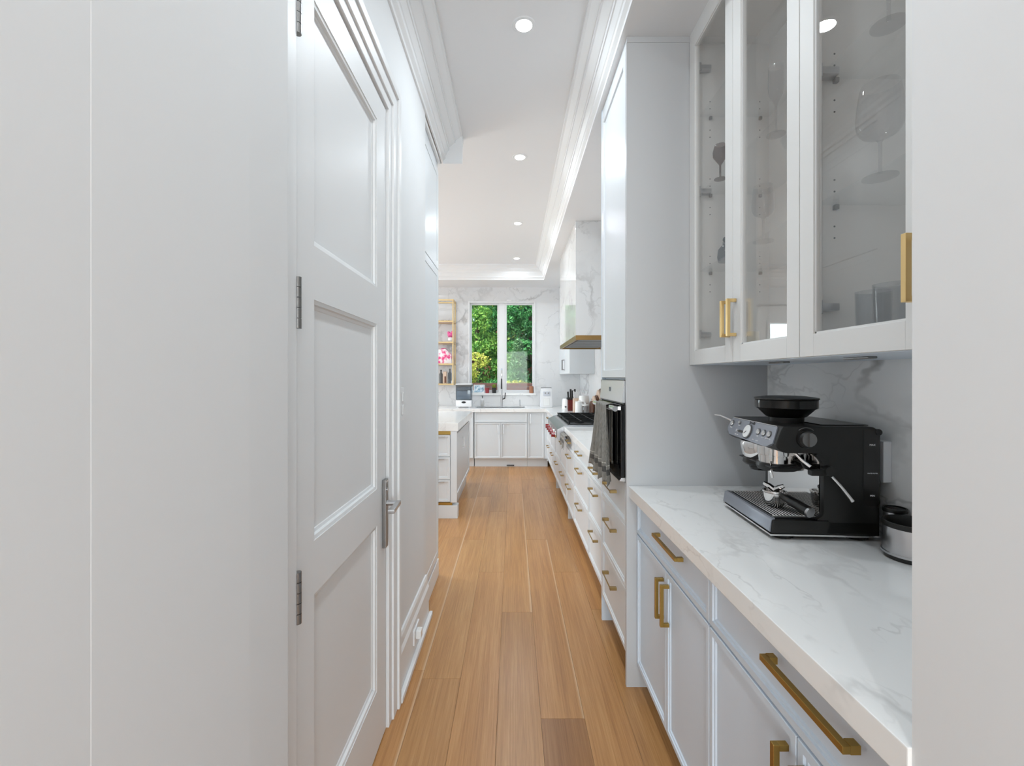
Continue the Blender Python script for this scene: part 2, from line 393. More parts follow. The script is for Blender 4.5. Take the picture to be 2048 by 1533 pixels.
# left side of the hall
WL = -.515
struct('wall_left', MB().box(WL-.12, .92, 0, WL, 1.035, TRAY).box(WL-.12, 1.805, 0, WL, 2.64, TRAY).box(WL-.12, 1.035, 2.482, WL, 1.805, TRAY), 'wall')
struct('wall_left_front', MB().prism([(-.75, -1.1), (-.4640, -1.1), (-.4640, .4940), (-.4636, .4950), (-.4630, .79), (-.4680, .935), (-.75, .935)], 'z', 0, TRAY), 'wall')
# baseboard with shoe, board and cap
bb = struct('baseboard_left', MB().box(WL, 1.936, 0, -.494, 2.64, .176), 'trim')
bb2 = MB().prism([(WL, .176), (-.492, .176), (-.492, .182), (-.500, .200), (-.502, .236), (-.507, .248), (WL, .248)], 'y', 1.936, 2.64).obj('cap', 'trim', bb)
MB().box(-.494, 1.936, 0, -.474, 2.66, .028, .005).obj('shoe', 'trim', bb)
# casing around the door: three steps
for nm, (i0, i1, xx) in (('trim_5', (0, .042, -.497)), ('trim_6', (.042, .098, -.489)), ('trim_7', (.098, .132, -.480))):
    mb = MB().box(WL, 1.805+i0, 0, xx, 1.805+i1, 2.482+i1, .0025)
    mb.box(WL, .925, 2.482+i0, xx, 1.805+i0+.001, 2.482+i1, .0025)
    if i0 == 0: mb.box(WL, .985, 0, xx, 1.035, 2.482, .0025)
    struct(nm, mb, 'trim')
struct('trim_8', MB().box(WL-.12, 1.795, 0, WL-.001, 1.806, 2.483).box(WL-.12, 1.034, 0, WL-.001, 1.044, 2.483).box(WL-.12, 1.034, 2.474, WL-.001, 1.806, 2.4835), 'trim')
# door_1 : leaf in the plane x = -.507 facing +x ; local x -> +y
D0, D1, DX = 1.047, 1.793, -.507
dr = bpy.data.objects.new('door_1', None); C.objects.link(dr); dr['kind'] = 'structure'
dr.location = (DX, D0, .008); dr.rotation_euler.z = PI/2
dw, dh = D1-D0, 2.464
st0, st1 = .100, .115                     # hinge stile, lock stile
rails = [(0, .228), (.845, .982), (1.597, 1.735), (2.362, dh)]
mb = MB().box(0, 0, 0, st0, .04, dh).box(dw-st1, 0, 0, dw, .04, dh)
for a, b in rails: mb.box(st0, 0, a, dw-st1, .04, b)
mb.obj('leaf_frame', 'door', dr)
for (a, b) in ((.228, .845), (.982, 1.597), (1.735, 2.362)):
    MB().rings(dw-st1-st0, b-a, [(0, .0395), (0, .002), (.010, .004), (.012, .012), (.020, .014), (.022, .016)], st0, a).obj('panel', 'door', dr)
for zc in (.888, 1.572, 2.255):
    h_ = MB()
    for i in range(5):
        h_.cyl((-.004, -.008, zc-.060+i*.0242), (-.004, -.008, zc-.060+i*.0242+.0228), .0085, seg=16)
    h_.box(-.010, -.002, zc-.056, .004, .004, zc+.056)
    h_.obj('hinge', 'nickel', dr, smooth=True)
mb = MB().box(dw-.049, -.014, .735, dw-.015, 0, 1.000, .0015)
pl_ = mb.obj('lock_plate', 'nickel', dr)
lv = MB().cyl((dw-.032, -.014, .907), (dw-.032, -.052, .907), .010)
lv.prism([(dw-.020, -.050), (dw-.020, -.066), (dw-.150, -.074), (dw-.150, -.050)], 'z', .899, .915, .003)
lv.cyl((dw-.032, -.014, .960), (dw-.032, -.018, .960), .007)
lv.obj('lever', 'steel', pl_, smooth=True)
MB().box(dw-.045, -.0155, .99, dw-.019, -.0135, .997).obj('plate_edge', 'chrome', pl_)

# switch plate and socket with plug on the left wall
t = thing('light_switch', 'slim white light switch plate on the left wall beyond the door casing', 'switch', (WL, 2.045, 1.285), PI/2)
MB().box(-.035, -.012, -.075, .035, 0, .075, .003).obj('plate', 'whitep', t)
for i in range(2): MB().box(-.012, -.018, .012-.06*i, .012, -.012, .055-.06*i, .002).obj('rocker', 'white', t)
t = thing('baseboard_socket', 'white power socket with plugged in adapter low on the left baseboard', 'socket', (-.494, 2.28, .115), PI/2)
MB().box(-.06, -.008, -.036, .06, 0, .036, .002).obj('plate', 'whitep', t)
MB().box(-.03, -.034, -.02, .012, -.008, .022, .005).obj('plug', 'white', t)
MB().cyl((.03, -.008, -.02), (.03, -.011, -.02), .004).obj('screw', 'nickel', t)

# tall cabinet at the end of the left wall: faces +x
t = thing('tall_cabinet', 'tall white two door pantry cabinet ending the left wall, across from the wall oven', 'cabinet', (-.55, 2.645, 0), PI/2)
MB().box(0, .0, .13, .555, .6, 2.87).box(0, -.014, 2.874, .555, .6, SOF-.001).box(0.0, .02, 0, .555, .6, .13).obj('carcass', 'cab_w', t)
MB().box(0, -.030, 2.925, .555, -.0145, SOF-.001, .002).obj('cornice', 'trim', t)
fr = [(0, 0), (0, -.018), (.0012, -.02), (.05, -.02), (.0505, -.017), (.058, -.017)]
MB().rings(.551, .70, fr, .002, 2.170).obj('door', 'cab_w', t)
MB().rings(.551, 2.030, fr, .002, .134).obj('door', 'cab_w', t)
MB().box(0, -.022, 0, .557, .02, .118, .002).obj('plinth', 'trim', t)

# walls that close the house; the unseen foyer is added for fill light
struct('wall_kitchen_back', MB().box(-6, 3.08, 0, -1.151, 3.2, TRAY), 'wall')
struct('wall_kitchen_left', MB().box(-6.12, 3.2, 0, -6, 3.6, TRAY).box(-6.12, 7.2, 0, -6, 7.9, TRAY).box(-6.12, 3.6, 2.4, -6, 7.2, TRAY), 'wall')
struct('wall_right', MB().box(RW, .598, 0, 1.29, 7.85, TRAY), 'wall')
struct('wall_right_front', MB().box(.53, -1.1, 0, 1.29, .5977, SOF), 'wall')
struct('wall_back', MB().box(-3, -6.1, 0, -2.2, -6, TRAY).box(2.2, -6.1, 0, 3, -6, TRAY).box(-2.2, -6.1, 2.7, 2.2, -6, TRAY).box(-2.2, -6.1, 0, 2.2, -6, .3), 'wall')
struct('wall_foyer_left', MB().box(-3.1, -6.1, 0, -3, -1.1, TRAY).box(-3.1, -1.1, 0, -.76, -1.0, TRAY), 'wall')
struct('wall_foyer_right', MB().box(3, -6.1, 0, 3.1, -1.1, TRAY).box(1.30, -1.1, 0, 3.1, -1.0, TRAY), 'wall')
struct('floor_foyer', MB().box(-3, -6, -.12, 3, -1.1, -.001), 'oak')
# far wall clad in marble, with the window opening
wx0, wx1, wz0, wz1 = -.770, .3875, 1.132, 2.715
FX = -2.4
struct('wall_far', MB().box(FX, FAR, 0, wx0, FAR+.2, TRAY).box(wx1, FAR, 0, RW, FAR+.2, TRAY).box(wx0, FAR, 0, wx1, FAR+.2, wz0).box(wx0, FAR, wz1, wx1, FAR+.2, TRAY), 'marble')
struct('wall_far_left', MB().box(-6, FAR, 0, -4.3, FAR+.2, TRAY).box(-2.75, FAR, 0, FX, FAR+.2, TRAY).box(-4.3, FAR, 0, -2.75, FAR+.2, .9).box(-4.3, FAR, 2.39, -2.75, FAR+.2, TRAY), 'wall')
# window_1 over the sink: casing, two sashes, panes
w1 = bpy.data.objects.new('window_1', None); C.objects.link(w1); w1['kind'] = 'structure'; w1.location = (0, FAR, 0)
def frame(mb, x0, x1, z0, z1, f, y0, y1, bev=.003):
    return mb.box(x0, y0, z0, x0+f, y1, z1, bev).box(x1-f, y0, z0, x1, y1, z1, bev).box(x0+f, y0, z0, x1-f, y1, z0+f, bev).box(x0+f, y0, z1-f, x1-f, y1, z1, bev)
MB().box(wx0+.001, -.012, wz0+.001, wx0+.025, .16, wz1-.001, .003).box(wx1-.025, -.012, wz0+.001, wx1-.001, .16, wz1-.001, .003).box(wx0+.025, -.012, wz1-.025, wx1-.025, .16, wz1-.001, .003).box(wx0+.025, .056, wz0+.001, wx1-.025, .16, wz0+.025, .003).obj('window_frame', 'trim', w1)
MB().box(-.245, .056, wz0+.024, -.137, .16, wz1-.024, .004).obj('mullion', 'trim', w1)
for a, b in ((wx0+.026, -.246), (-.136, wx1-.026)):
    s_ = frame(MB(), a, b, wz0+.026, wz1-.026, .026, .06, .12).obj('sash', 'trim', w1)
    MB().box(a+.024, .088, wz0+.05, b-.024, .094, wz1-.05).obj('pane', 'winglass', s_)
MB().box(-.11, -.022, 2.716, -.02, -.002, 2.74, .004).obj('contact_sensor', 'whitep', w1)
MB().box(wx0-.005, -.03, wz0-.03, wx1+.005, .056, wz0+.001, .003).obj('window_sill', 'counter', w1)
# window_2 in the dining end, with rod and curtain
w2 = bpy.data.objects.new('window_2', None); C.objects.link(w2); w2['kind'] = 'structure'; w2.location = (0, FAR, 0)
frame(MB(), -4.299, -2.751, .901, 2.389, .05, -.012, .16).box(-3.55, .05, .95, -3.5, .12, 2.34).obj('window_frame', 'trim', w2)
MB().box(-4.25, .088, .95, -2.80, .094, 2.34).obj('pane', 'winglass', w2)
t = thing('curtain_rod', 'slim grey curtain rod above the dining window on the far left wall', 'curtain rod', (-3.5, FAR-.09, 2.63))
MB().cyl((-1.0, 0, 0), (1.0, 0, 0), .014).obj('rod', 'nickel', t)
for x in (-.9, .9): MB().box(x-.01, 0, -.012, x+.01, .088, .012).obj('bracket', 'nickel', t)
# foyer window and patio doors, unseen, both added to let in light
w3 = bpy.data.objects.new('window_3_added', None); C.objects.link(w3); w3['kind'] = 'structure'; w3.location = (0, -6.05, 0)
frame(MB(), -2.2, 2.2, .3, 2.7, .05, -.04, .04).box(-.75, -.03, .35, -.70, .03, 2.65).box(.70, -.03, .35, .75, .03, 2.65).obj('window_frame', 'trim', w3)
MB().box(-2.15, -.004, .35, 2.15, .002, 2.65).obj('pane', 'winglass', w3)
w4 = bpy.data.objects.new('door_2_added', None); C.objects.link(w4); w4['kind'] = 'structure'; w4.location = (-6.06, 3.6, 0); w4.rotation_euler.z = PI/2
frame(MB(), 0, 3.6, 0, 2.4, .06, -.04, .04).box(1.17, -.03, .06, 1.23, .03, 2.34).box(2.37, -.03, .06, 2.43, .03, 2.34).obj('door_frame', 'trim', w4)
MB().box(.06, -.004, .06, 3.54, .002, 2.34).obj('pane', 'winglass', w4)

# ------------------------------------------------------------------ recessed ceiling lamps
labs = {2.26: 'nearest and largest glowing recessed downlight on the ceiling above the aisle', 3.614: 'second glowing recessed downlight from the front, above the end of the left wall',
        5.17: 'third glowing recessed downlight from the front, level with the marble hood', 6.69: 'farthest glowing recessed downlight, just in front of the far crown moulding'}
def downlight(x, y, lab, z=TRAY):
    t = thing('recessed_light', lab, 'ceiling light', (x, y, z), 0, 'recessed ceiling downlights')
    MB().lathe([(.041, .0), (.041, -.004), (.056, -.004), (.060, -.0005), (.060, 0)], seg=36).obj('trim_ring', 'trim', t, smooth=True)
    MB().cyl((0, 0, -.0005), (0, 0, -.0025), .041, seg=36).obj('diffuser', 'lamp', t)
    ld = bpy.data.lights.new('lamp_light', 'AREA'); ld.shape = 'DISK'; ld.size = .085; ld.energy = CAN_W; ld.color = (.85, .94, 1.0); ld.spread = math.radians(165)
    lo = bpy.data.objects.new('lamp_light', ld); C.objects.link(lo); lo.parent = t; lo.location = (0, 0, -.006)
for y in (2.26, 3.614, 5.17, 6.69): downlight(.055, y, labs[y])
downlight(.055, .9, 'recessed downlight on the hall ceiling just above the camera')
downlight(.055, -.5, 'recessed downlight on the hall ceiling behind the camera')
downlight(.055, -3.2, 'added recessed downlight in the unseen foyer behind the hall')  # extra lamp added with the fill-light foyer
for i, (x, y) in enumerate(((-1.5, 4.2), (-1.5, 6.2), (-3.2, 4.2), (-3.2, 6.2), (-4.8, 5.2))):
    downlight(x, y, ['recessed downlight over the near end of the island', 'recessed downlight over the far end of the island', 'recessed downlight left of the island, near row',
                     'recessed downlight by the dining window', 'recessed downlight farthest left in the dining end'][i])

# ------------------------------------------------------------------ cabinet kit (local: x width, -y front, z up)
DF = [(0, 0), (0, -.018), (.0015, -.020), (.018, -.020), (.020, -.0155), (.026, -.0155), (.029, -.011)]
def pull(length, parent, x, z, vertical=False, m='brass', out=.034, s=.010, y=-.020, name='handle', thin=None):
    mb = MB(); h = length/2; e = s
    if vertical:
        mb.box(x-s/2, y-out, z-h, x+s/2, y-out+e, z+h, .001)
        for zz in (z-h, z+h-s): mb.box(x-s/2, y-out+e, zz, x+s/2, y, zz+s, .0008)
    else:
        tb = thin or s; mb.box(x-h, y-out, z-tb/2, x+h, y-out+min(e, tb), z+tb/2, .0008)
        if thin: e = 0
        for xx in (x-h, x+h-s*1.3): mb.box(xx, y-out+e, z-s/2-.001, xx+s*1.3, y, z+s/2+.001, .0008)
    return mb.obj(name, m, parent)
def front(parent, name, x0, z0, x1, z1, m='cab', rs=DF):
    g = .0018
    return MB().rings(x1-x0-2*g, z1-z0-2*g, rs, x0+g, z0+g).obj(name, m, parent)
def carcass(parent, w, d, z0, z1, m='cab', toe=.07, legs=(True, True), toeh=.10):
    MB().box(0, 0, z0, w, d, z1).box(.018, toe, 0, w-.018, d, z0).obj('carcass', m, parent)
    for i, on in enumerate(legs):
        if on:
            a = 0 if i == 0 else w-.018
            MB().box(a+.0003, -.019 if False else .0, 0, a+.0177, d, z0-.0002).obj('side_foot', m, parent)

# right side cabinets face -x : rz = -PI/2, local x runs toward the camera; origin at the FAR end
def rcab(name, label, cat, y_far, x_face, group=None):
    return thing(name, label, cat, (x_face+.020, y_far, 0), -PI/2, group)
# --- near base cabinets under the long counter
NF = .56
t = rcab('base_cabinet', 'grey base cabinet beside the oven tower panel, with drawer over two doors', 'cabinet', 2.040, NF)
w = 2.040-1.285
carcass(t, w, RW-NF-.022, .105, .862, legs=(False, False))
d = front(t, 'drawer', 0, .702, w, .858); pull(.245, d, 2.04-1.60, .806, s=.011, out=.030)
d = front(t, 'door', 0, .108, w*.52, .698); pull(.150, d, w*.52-.028, .585, True, s=.012, out=.032)
d = front(t, 'door', w*.52, .108, w, .698); pull(.150, d, w*.52+.030, .585, True, s=.012, out=.032)
t = rcab('base_cabinet', 'grey base cabinet nearest the camera, below the front end of the counter', 'cabinet', 1.2845, NF)
w = 1.2845-.600
carcass(t, w, RW-NF-.022, .105, .862, legs=(False, False))
d = front(t, 'drawer', 0, .702, w, .858); pull(.245, d, 1.2845-.846, .806, s=.013, out=.030)
d = front(t, 'door', 0, .108, 1.2845-.889, .698); pull(.150, d, 1.2845-.889-.03, .585, True, s=.013, out=.032)
d = front(t, 'door', 1.2845-.889, .108, w, .698); pull(.150, d, 1.2845-.889+.03, .585, True, s=.013, out=.032)
tag(MB().box(.5245, .598, .864, 1.1535, 2.0415, .914, .0018).obj('countertop', 'counter'), 'thick pale veined stone countertop under the espresso machine', 'countertop')
tag(MB().box(1.154, .598, .864, RW-.0005, 2.0415, 1.4655).obj('backsplash', 'splash'), 'grey veined marble backsplash behind the espresso machine', 'backsplash')

# --- oven tower
TY0, TY1, TX = 2.042, 2.622, .515
t = rcab('tall_cabinet', 'full height grey oven tower cabinet with three lower drawers', 'cabinet', TY1, TX)
w = TY1-TY0
t.location.x = TX+.0
dd = RW-TX-.001
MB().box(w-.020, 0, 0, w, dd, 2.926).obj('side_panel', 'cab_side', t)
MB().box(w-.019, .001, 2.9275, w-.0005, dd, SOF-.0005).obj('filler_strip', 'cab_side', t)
MB().box(0, 0, 0, .018, dd, SOF-.0005).obj('side_panel', 'cab', t)
MB().box(.018, .022, .105, w-.020, dd, .925).box(.018, .022, 1.395, w-.020, dd, SOF-.001).box(.018, .40, .925, w-.02, dd, 1.395).box(.018, .09, 0, w-.020, dd, .105).obj('carcass', 'cab', t)
for a, b, hz in ((.150, .436, .385), (.438, .724, .672), (.726, .922, .868)):
    d = MB().rings(w-.042, b-a, DF, .020, a, .020).obj('drawer', 'cab_w', t); pull(.20, d, w/2, hz-.03, s=.013, y=.0, thin=.005, m='brass_k')
FR2 = [(0, 0), (0, -.018), (.0015, -.020), (.040, -.020), (.042, -.012), (.048, -.012)]
MB().rings(w-.042, 2.90-1.405, FR2, .020, 1.405, .020).obj('door', 'cab_w', t)
MB().box(.018, .003, 2.902, w-.020, .03, SOF-.001).obj('top_filler', 'cab_w', t)
# --- wall oven
o_ = thing('wall_oven', 'compact built in oven with steel control panel and black glass door in the grey tower', 'oven', (TX, TY1-.020, 0), -PI/2)
w = TY1-TY0-.042
MB().box(.002, .004, .928, w-.002, .38, 1.392).obj('oven_body', 'black', o_)
MB().prism([(-.004, 1.392), (-.014, 1.290), (.006, 1.290), (.006, 1.392)], 'x', .006, w-.006).obj('control_panel', 'steel', o_)
MB().box(.0, -.008, 1.282, w, .004, 1.289).box(0, -.006, 1.391, w, .004, 1.394).box(0, -.006, 1.289, .005, .004, 1.391).obj('bezel', 'black', o_)
MB().box(w*.45, -.0115, 1.335, w*.5, -.0095, 1.357).obj('display', 'blackglass', o_)
MB().box(.003, -.020, .945, w-.003, .004, 1.280, .003).obj('oven_door', 'blackglass', o_)
MB().prism([(-.018, .944), (-.026, .930), (.004, .926), (.004, .944)], 'x', .003, w-.003).obj('vent_strip', 'steel', o_)
h_ = MB().cyl((.012, -.045, 1.262), (w-.004, -.045, 1.262), .0125, seg=20)
for x in (.03, w-.04): h_.box(x-.008, -.045, 1.254, x+.008, -.018, 1.270)
h_.obj('handle', 'chrome', o_, smooth=True)
# --- towel on the oven handle
def towel(name, label, y_top0, y_top1, y_b0, y_b1, x_top, z_top, z_bot, folds, amp, m, xout=.02, back=.10):
    me_b = bmesh.new(); nu, nv = 64, 40
    L_ = z_top-z_bot
    grid = []
    for j in range(nv+1):
        row = []
        if j < 8:      # back side, up and over the bar
            a = j/8.0; z = z_top-.010-(1-a)*back if a < .75 else z_top
            tt = 0; s_ = (1-a)
            xx = x_top+.016 if a < .75 else x_top+.016-(a-.75)/.25*.016
            if a >= .75: z = z_top+.004
        else:
            tt = (j-8)/(nv-8); z = z_top-L_*tt; xx = x_top-.016-xout*min(1, tt*1.3)
            if j == 8: z = z_top-.002
        for i in range(nu+1):
            u = i/nu
            yy = (y_top0+(y_top1-y_top0)*u)*(1-tt)+(y_b0+(y_b1-y_b0)*u)*tt
            wv = math.sin(u*folds*2*PI+1.2+.6*math.sin(tt*3))+.35*math.sin(u*folds*4.3*PI+tt*2)
            k = amp*(.25+tt*.9) if j >= 8 else amp*.2
            zz = z+(.012*math.sin(u*9)+.008*math.sin(u*23))*tt
            x_ = xx-k*wv
            row.append(me_b.verts.new((x_, yy, zz-z_bot)))
        grid.append(row)
    for j in range(nv):
        for i in range(nu): me_b.faces.new((grid[j][i], grid[j][i+1], grid[j+1][i+1], grid[j+1][i]))
    me = bpy.data.meshes.new(name); me_b.to_mesh(me); me_b.free()
    for p in me.polygons: p.use_smooth = True
    me.materials.append(M[m]); o = bpy.data.objects.new(name, me); C.objects.link(o); o.location = (0, 0, z_bot)
    sm = o.modifiers.new('thickness', 'SOLIDIFY'); sm.thickness = .0022
    return tag(o, label, 'towel')
towel('kitchen_towel', 'crumpled grey linen towel with dark stripe hanging from the oven handle', 2.19, 2.47, 2.04, 2.60, .47, 1.276, .905, 4.5, .012, 'linen', .010, .28)

# --- kitchen run on the right beyond the tower
KF = .53
units = [(3.175, 2.624, 'narrow white three drawer cabinet directly beyond the oven tower'), (3.925, 3.177, 'wide white three drawer cabinet, second beyond the oven tower'),
         (4.495, 3.927, 'white three drawer cabinet just in front of the range cooktop'), (6.30, 5.705, 'white three drawer cabinet just behind the range cooktop'), (6.985, 6.302, 'farthest white drawer cabinet of the right row, at the corner')]
for yf, yn, lab in units:
    t = rcab('drawer_cabinet', lab, 'cabinet', yf, KF, 'white drawer cabinets along the right wall'); w = yf-yn
    MB().box(0, 0, .105, w, RW-KF-.022, .862).box(.018, .08, 0, w-.018, RW-KF-.022, .105).obj('carcass', 'cab_w', t)
    if abs(yf-4.495) < .01 or abs(yf-3.925) < .01 and False: MB().box(.0, -.001, 0, .020, .5, .1045).obj('side_foot', 'cab_w', t)
    if abs(yn-5.705) < .01: MB().box(w-.02, -.001, 0, w, .5, .1045).obj('side_foot', 'cab_w', t)
    if abs(yn-2.624) < .01: pass
    for a, b in ((.155, .438), (.438, .722), (.722, .860)):
        d = front(t, 'drawer', 0, a, w, b, 'cab_w'); pull(.20, d, w/2, b-.055, s=.011, thin=.005, m='brass_k')
t = rcab('drawer_cabinet', 'low white two drawer cabinet below the range cooktop', 'cabinet', 5.703, KF); w = 5.703-4.497
MB().box(0, 0, .105, w, RW-KF-.022, .772).box(.018, .08, 0, w-.018, RW-KF-.022, .105).obj('carcass', 'cab_w', t)
for x0, x1 in ((0, w/2), (w/2, w)):
    for a, b in ((.155, .438), (.438, .770)):
        d = front(t, 'drawer', x0, a, x1, b, 'cab_w'); pull(.20, d, (x0+x1)/2, b-.06, s=.011, thin=.005, m='brass_k')
tag(MB().box(.512, 2.623, .864, 1.1545, 4.4985, .914, .0018).obj('countertop', 'counter'), 'white stone worktop between the oven tower and the cooktop', 'countertop')
mb = MB().prism([(.512, 5.7015), (1.1545, 5.7015), (1.1545, FAR-.0115), (-3.0, FAR-.0115), (-3.0, 6.99), (.512, 6.99)], 'z', .864, .914)
tag(mb.obj('countertop', 'counter'), 'L shaped white stone worktop running under the far window', 'countertop')
tag(MB().box(1.155, 2.623, .90, RW-.0005, FAR-.001, 1.80).obj('backsplash', 'marble'), 'marble backsplash along the right wall behind the cooktop', 'backsplash')

# --- range top
t = thing('range_cooktop', 'wide stainless gas range cooktop with red control knobs', 'cooktop', (.444, 5.70, 0), -PI/2); w = 1.198
MB().prism([(0, .885), (-.004, .800), (.012, .780), (.70, .780), (.70, .928), (.10, .928), (.075, .922)], 'x', .001, w).obj('body', 'steel_d', t)
MB().box(.03, .11, .9285, w-.03, .66, .934).obj('burner_tray', 'black', t)
for i in range(3):
    for j in range(2):
        cx, cy = .2+i*.4, .25+j*.27
        MB().cyl((cx, cy, .934), (cx, cy, .945), .05, .042).obj('burner', 'iron', t)
    g = MB(); x0 = .035+i*.378
    for yy in (.12, .25, .385, .52, .645): g.box(x0, yy-.006, .950, x0+.368, yy+.006, .962)
    for xx in (x0, x0+.12, x0+.24, x0+.356): g.box(xx, .12, .950, xx+.012, .645, .9615)
    for xx in (x0, x0+.356):
        for yy in (.12, .635): g.box(xx, yy, .934, xx+.012, yy+.012, .9505)
    g.obj('grate', 'iron', t)
for i in range(5):
    x = .27+i*.20
    k = MB().cyl((x, -.004, .818), (x, -.014, .818), .036, .034, 24).obj('knob_bezel', 'chrome', t)
    MB().cyl((x, -.014, .818), (x, -.046, .818), .027, .023, 24).box(x-.005, -.052, .794, x+.005, -.030, .842, .001).obj('knob', 'red', k)
towel('kitchen_towel', 'small dark grey towel hanging at the near end of the range cooktop', 4.17, 4.46, 4.16, 4.47, .490, .858, .735, 2.0, .004, 'linen', .004, .02)

# --- hood
t = thing('range_hood', 'polished marble clad range hood with brass band above the cooktop', 'range hood', (0, 0, 0))
HX, H0, H1 = .62, 4.45, 5.95
MB().box(HX, H0, 1.822, RW-.0105, H1, SOF-.0005, .002).obj('marble_cladding', 'marble_hood', t)
mb = MB().box(HX, H0, 1.777, HX+.02, H1, 1.822).box(HX+.02, H0, 1.777, RW-.011, H0+.02, 1.822).box(HX+.02, H1-.02, 1.777, RW-.011, H1, 1.822)
mb.obj('brass_band', 'brass_d', t)
MB().box(HX+.02, H0+.02, 1.800, RW-.011, H1-.02, 1.8215).obj('liner', 'steel', t)
for i in range(4):
    a = H0+.06+i*.35
    f_ = MB().box(HX+.06, a, 1.792, RW-.05, a+.33, 1.7995).obj('filter', 'greyplas', t)
# --- upper cabinet by the far right corner
t = rcab('wall_cabinet', 'small white two door wall cabinet in the far right corner beyond the hood', 'cabinet', FAR-.001, .80); w = FAR-6.37
MB().box(0, 0, 1.457, w, RW-.80-.0315, SOF-.001).obj('carcass', 'cab_w', t)
for x0, x1, hx in ((0, w/2, w/2-.05), (w/2, w, w/2+.05)):
    d = front(t, 'door', x0, 1.458, x1, 2.94, 'cab_w', FR2); pull(.16, d, hx, 1.60, True, 'nickel')

# --- cabinets under the far window (face -y)
FY = 7.04
def fcab(x0, x1, name, lab):
    return thing(name, lab, 'cabinet', (x0, FY+.0, 0), 0)
t = fcab(-.604, .224, 'sink_cabinet', 'white sink cabinet with two doors under the far window'); w = .828
MB().box(0, 0, .137, w, .69, .862).box(0, .06, 0, w, .69, .137).obj('carcass', 'cab_w', t)
front(t, 'drawer_front', 0, .702, w, .860, 'cab_w')
d = front(t, 'door', 0, .139, w/2, .700, 'cab_w'); pull(.15, d, w/2-.045, .60, True, 'steel')
d = front(t, 'door', w/2, .139, w, .700, 'cab_w'); pull(.15, d, w/2+.045, .60, True, 'steel')
t = fcab(.226, .486, 'base_cabinet', 'narrow white base cabinet right of the sink cabinet'); w = .26
MB().box(0, 0, .137, w, .69, .862).box(0, .06, 0, w+.06, .69, .137).obj('carcass', 'cab_w', t)
d = front(t, 'door', 0, .139, w, .860, 'cab_w'); pull(.15, d, .045, .76, True, 'steel')
MB().box(w+.001, -.018, .137, w+.062, .02, .862).box(w+.044, -.054, .105, w+.06, -.0185, .862).obj('corner_filler', 'cab_w', t)
t = fcab(-1.215, -.616, 'dishwasher', 'white panelled dishwasher left of the sink cabinet, partly behind the island'); t['category'] = 'dishwasher'; w = .599
MB().box(0, 0, .137, w, .69, .855).box(0, .06, 0, w, .69, .137).obj('body', 'cab_w', t)
d = front(t, 'door', 0, .139, w, .860, 'cab_w'); pull(.4, d, w/2, .80, False, 'steel')
for i in range(2):
    x0 = -1.817-i*.602
    t = fcab(x0, x0+.6, 'base_cabinet', ['white base cabinet left of the dishwasher on the far wall', 'leftmost white base cabinet on the far wall'][i]); w = .6
    MB().box(0, 0, .137, w, .69, .862).box(0, .06, 0, w, .69, .137).obj('carcass', 'cab_w', t)
    d = front(t, 'door', 0, .139, w, .860, 'cab_w'); pull(.15, d, .05, .76, True, 'steel')
t = tag(MB().box(-.10, 7.085, .012, .02, 7.0995, .026, .004).obj('toe_vent', 'black'), 'small black strip at the foot of the sink cabinet plinth', 'vent strip')

# --- island
t = thing('kitchen_island', 'white kitchen island with thick stone top and brass trim, left of the aisle', 'island', (-2.2, 4.48, 0)); w = 2.2-.548
IL = 1.55
MB().box(0, 0, .870, w, IL, .951, .002).obj('island_top', 'counter', t)
MB().box(0, .03, .14, w-.075, IL-.01, .835).obj('island_body', 'cab_w', t)
MB().box(0, .0, .0, w-.004, .10, .130, .002).box(0, .10, 0, w-.075, IL-.03, .13).obj('plinth', 'cab_w', t)
MB().box(0, .006, .834, w-.075, .05, .869).box(0, .006, .1305, w-.06, .05, .157).obj('brass_trim', 'brass', t)
MB().box(w-.074, .002, .158, w-.012, .03, .869).box(w-.074, .03, .14, w-.05, IL-.01, .869).obj('corner_post', 'cab_w', t)
for a, b in ((.160, .382), (.384, .612), (.614, .832)):
    for i in range(3):
        x1 = w-.078-i*.5; x0 = x1-.498
        d = front(t, 'drawer', x0, a, x1, b, 'cab_w'); d.location.y = .03
        pull(.42, d, (x0+x1)/2-.02, b-.022, False, 'steel', out=.012, s=.006)
d = MB().rings(IL-.10, .66, FR2, 0, 0).obj('side_door', 'cab_w', t, (w-.05, .05, .165), rz=PI/2)
pull(.12, d, .62, .50, True, 'steel', out=.03, s=.012)

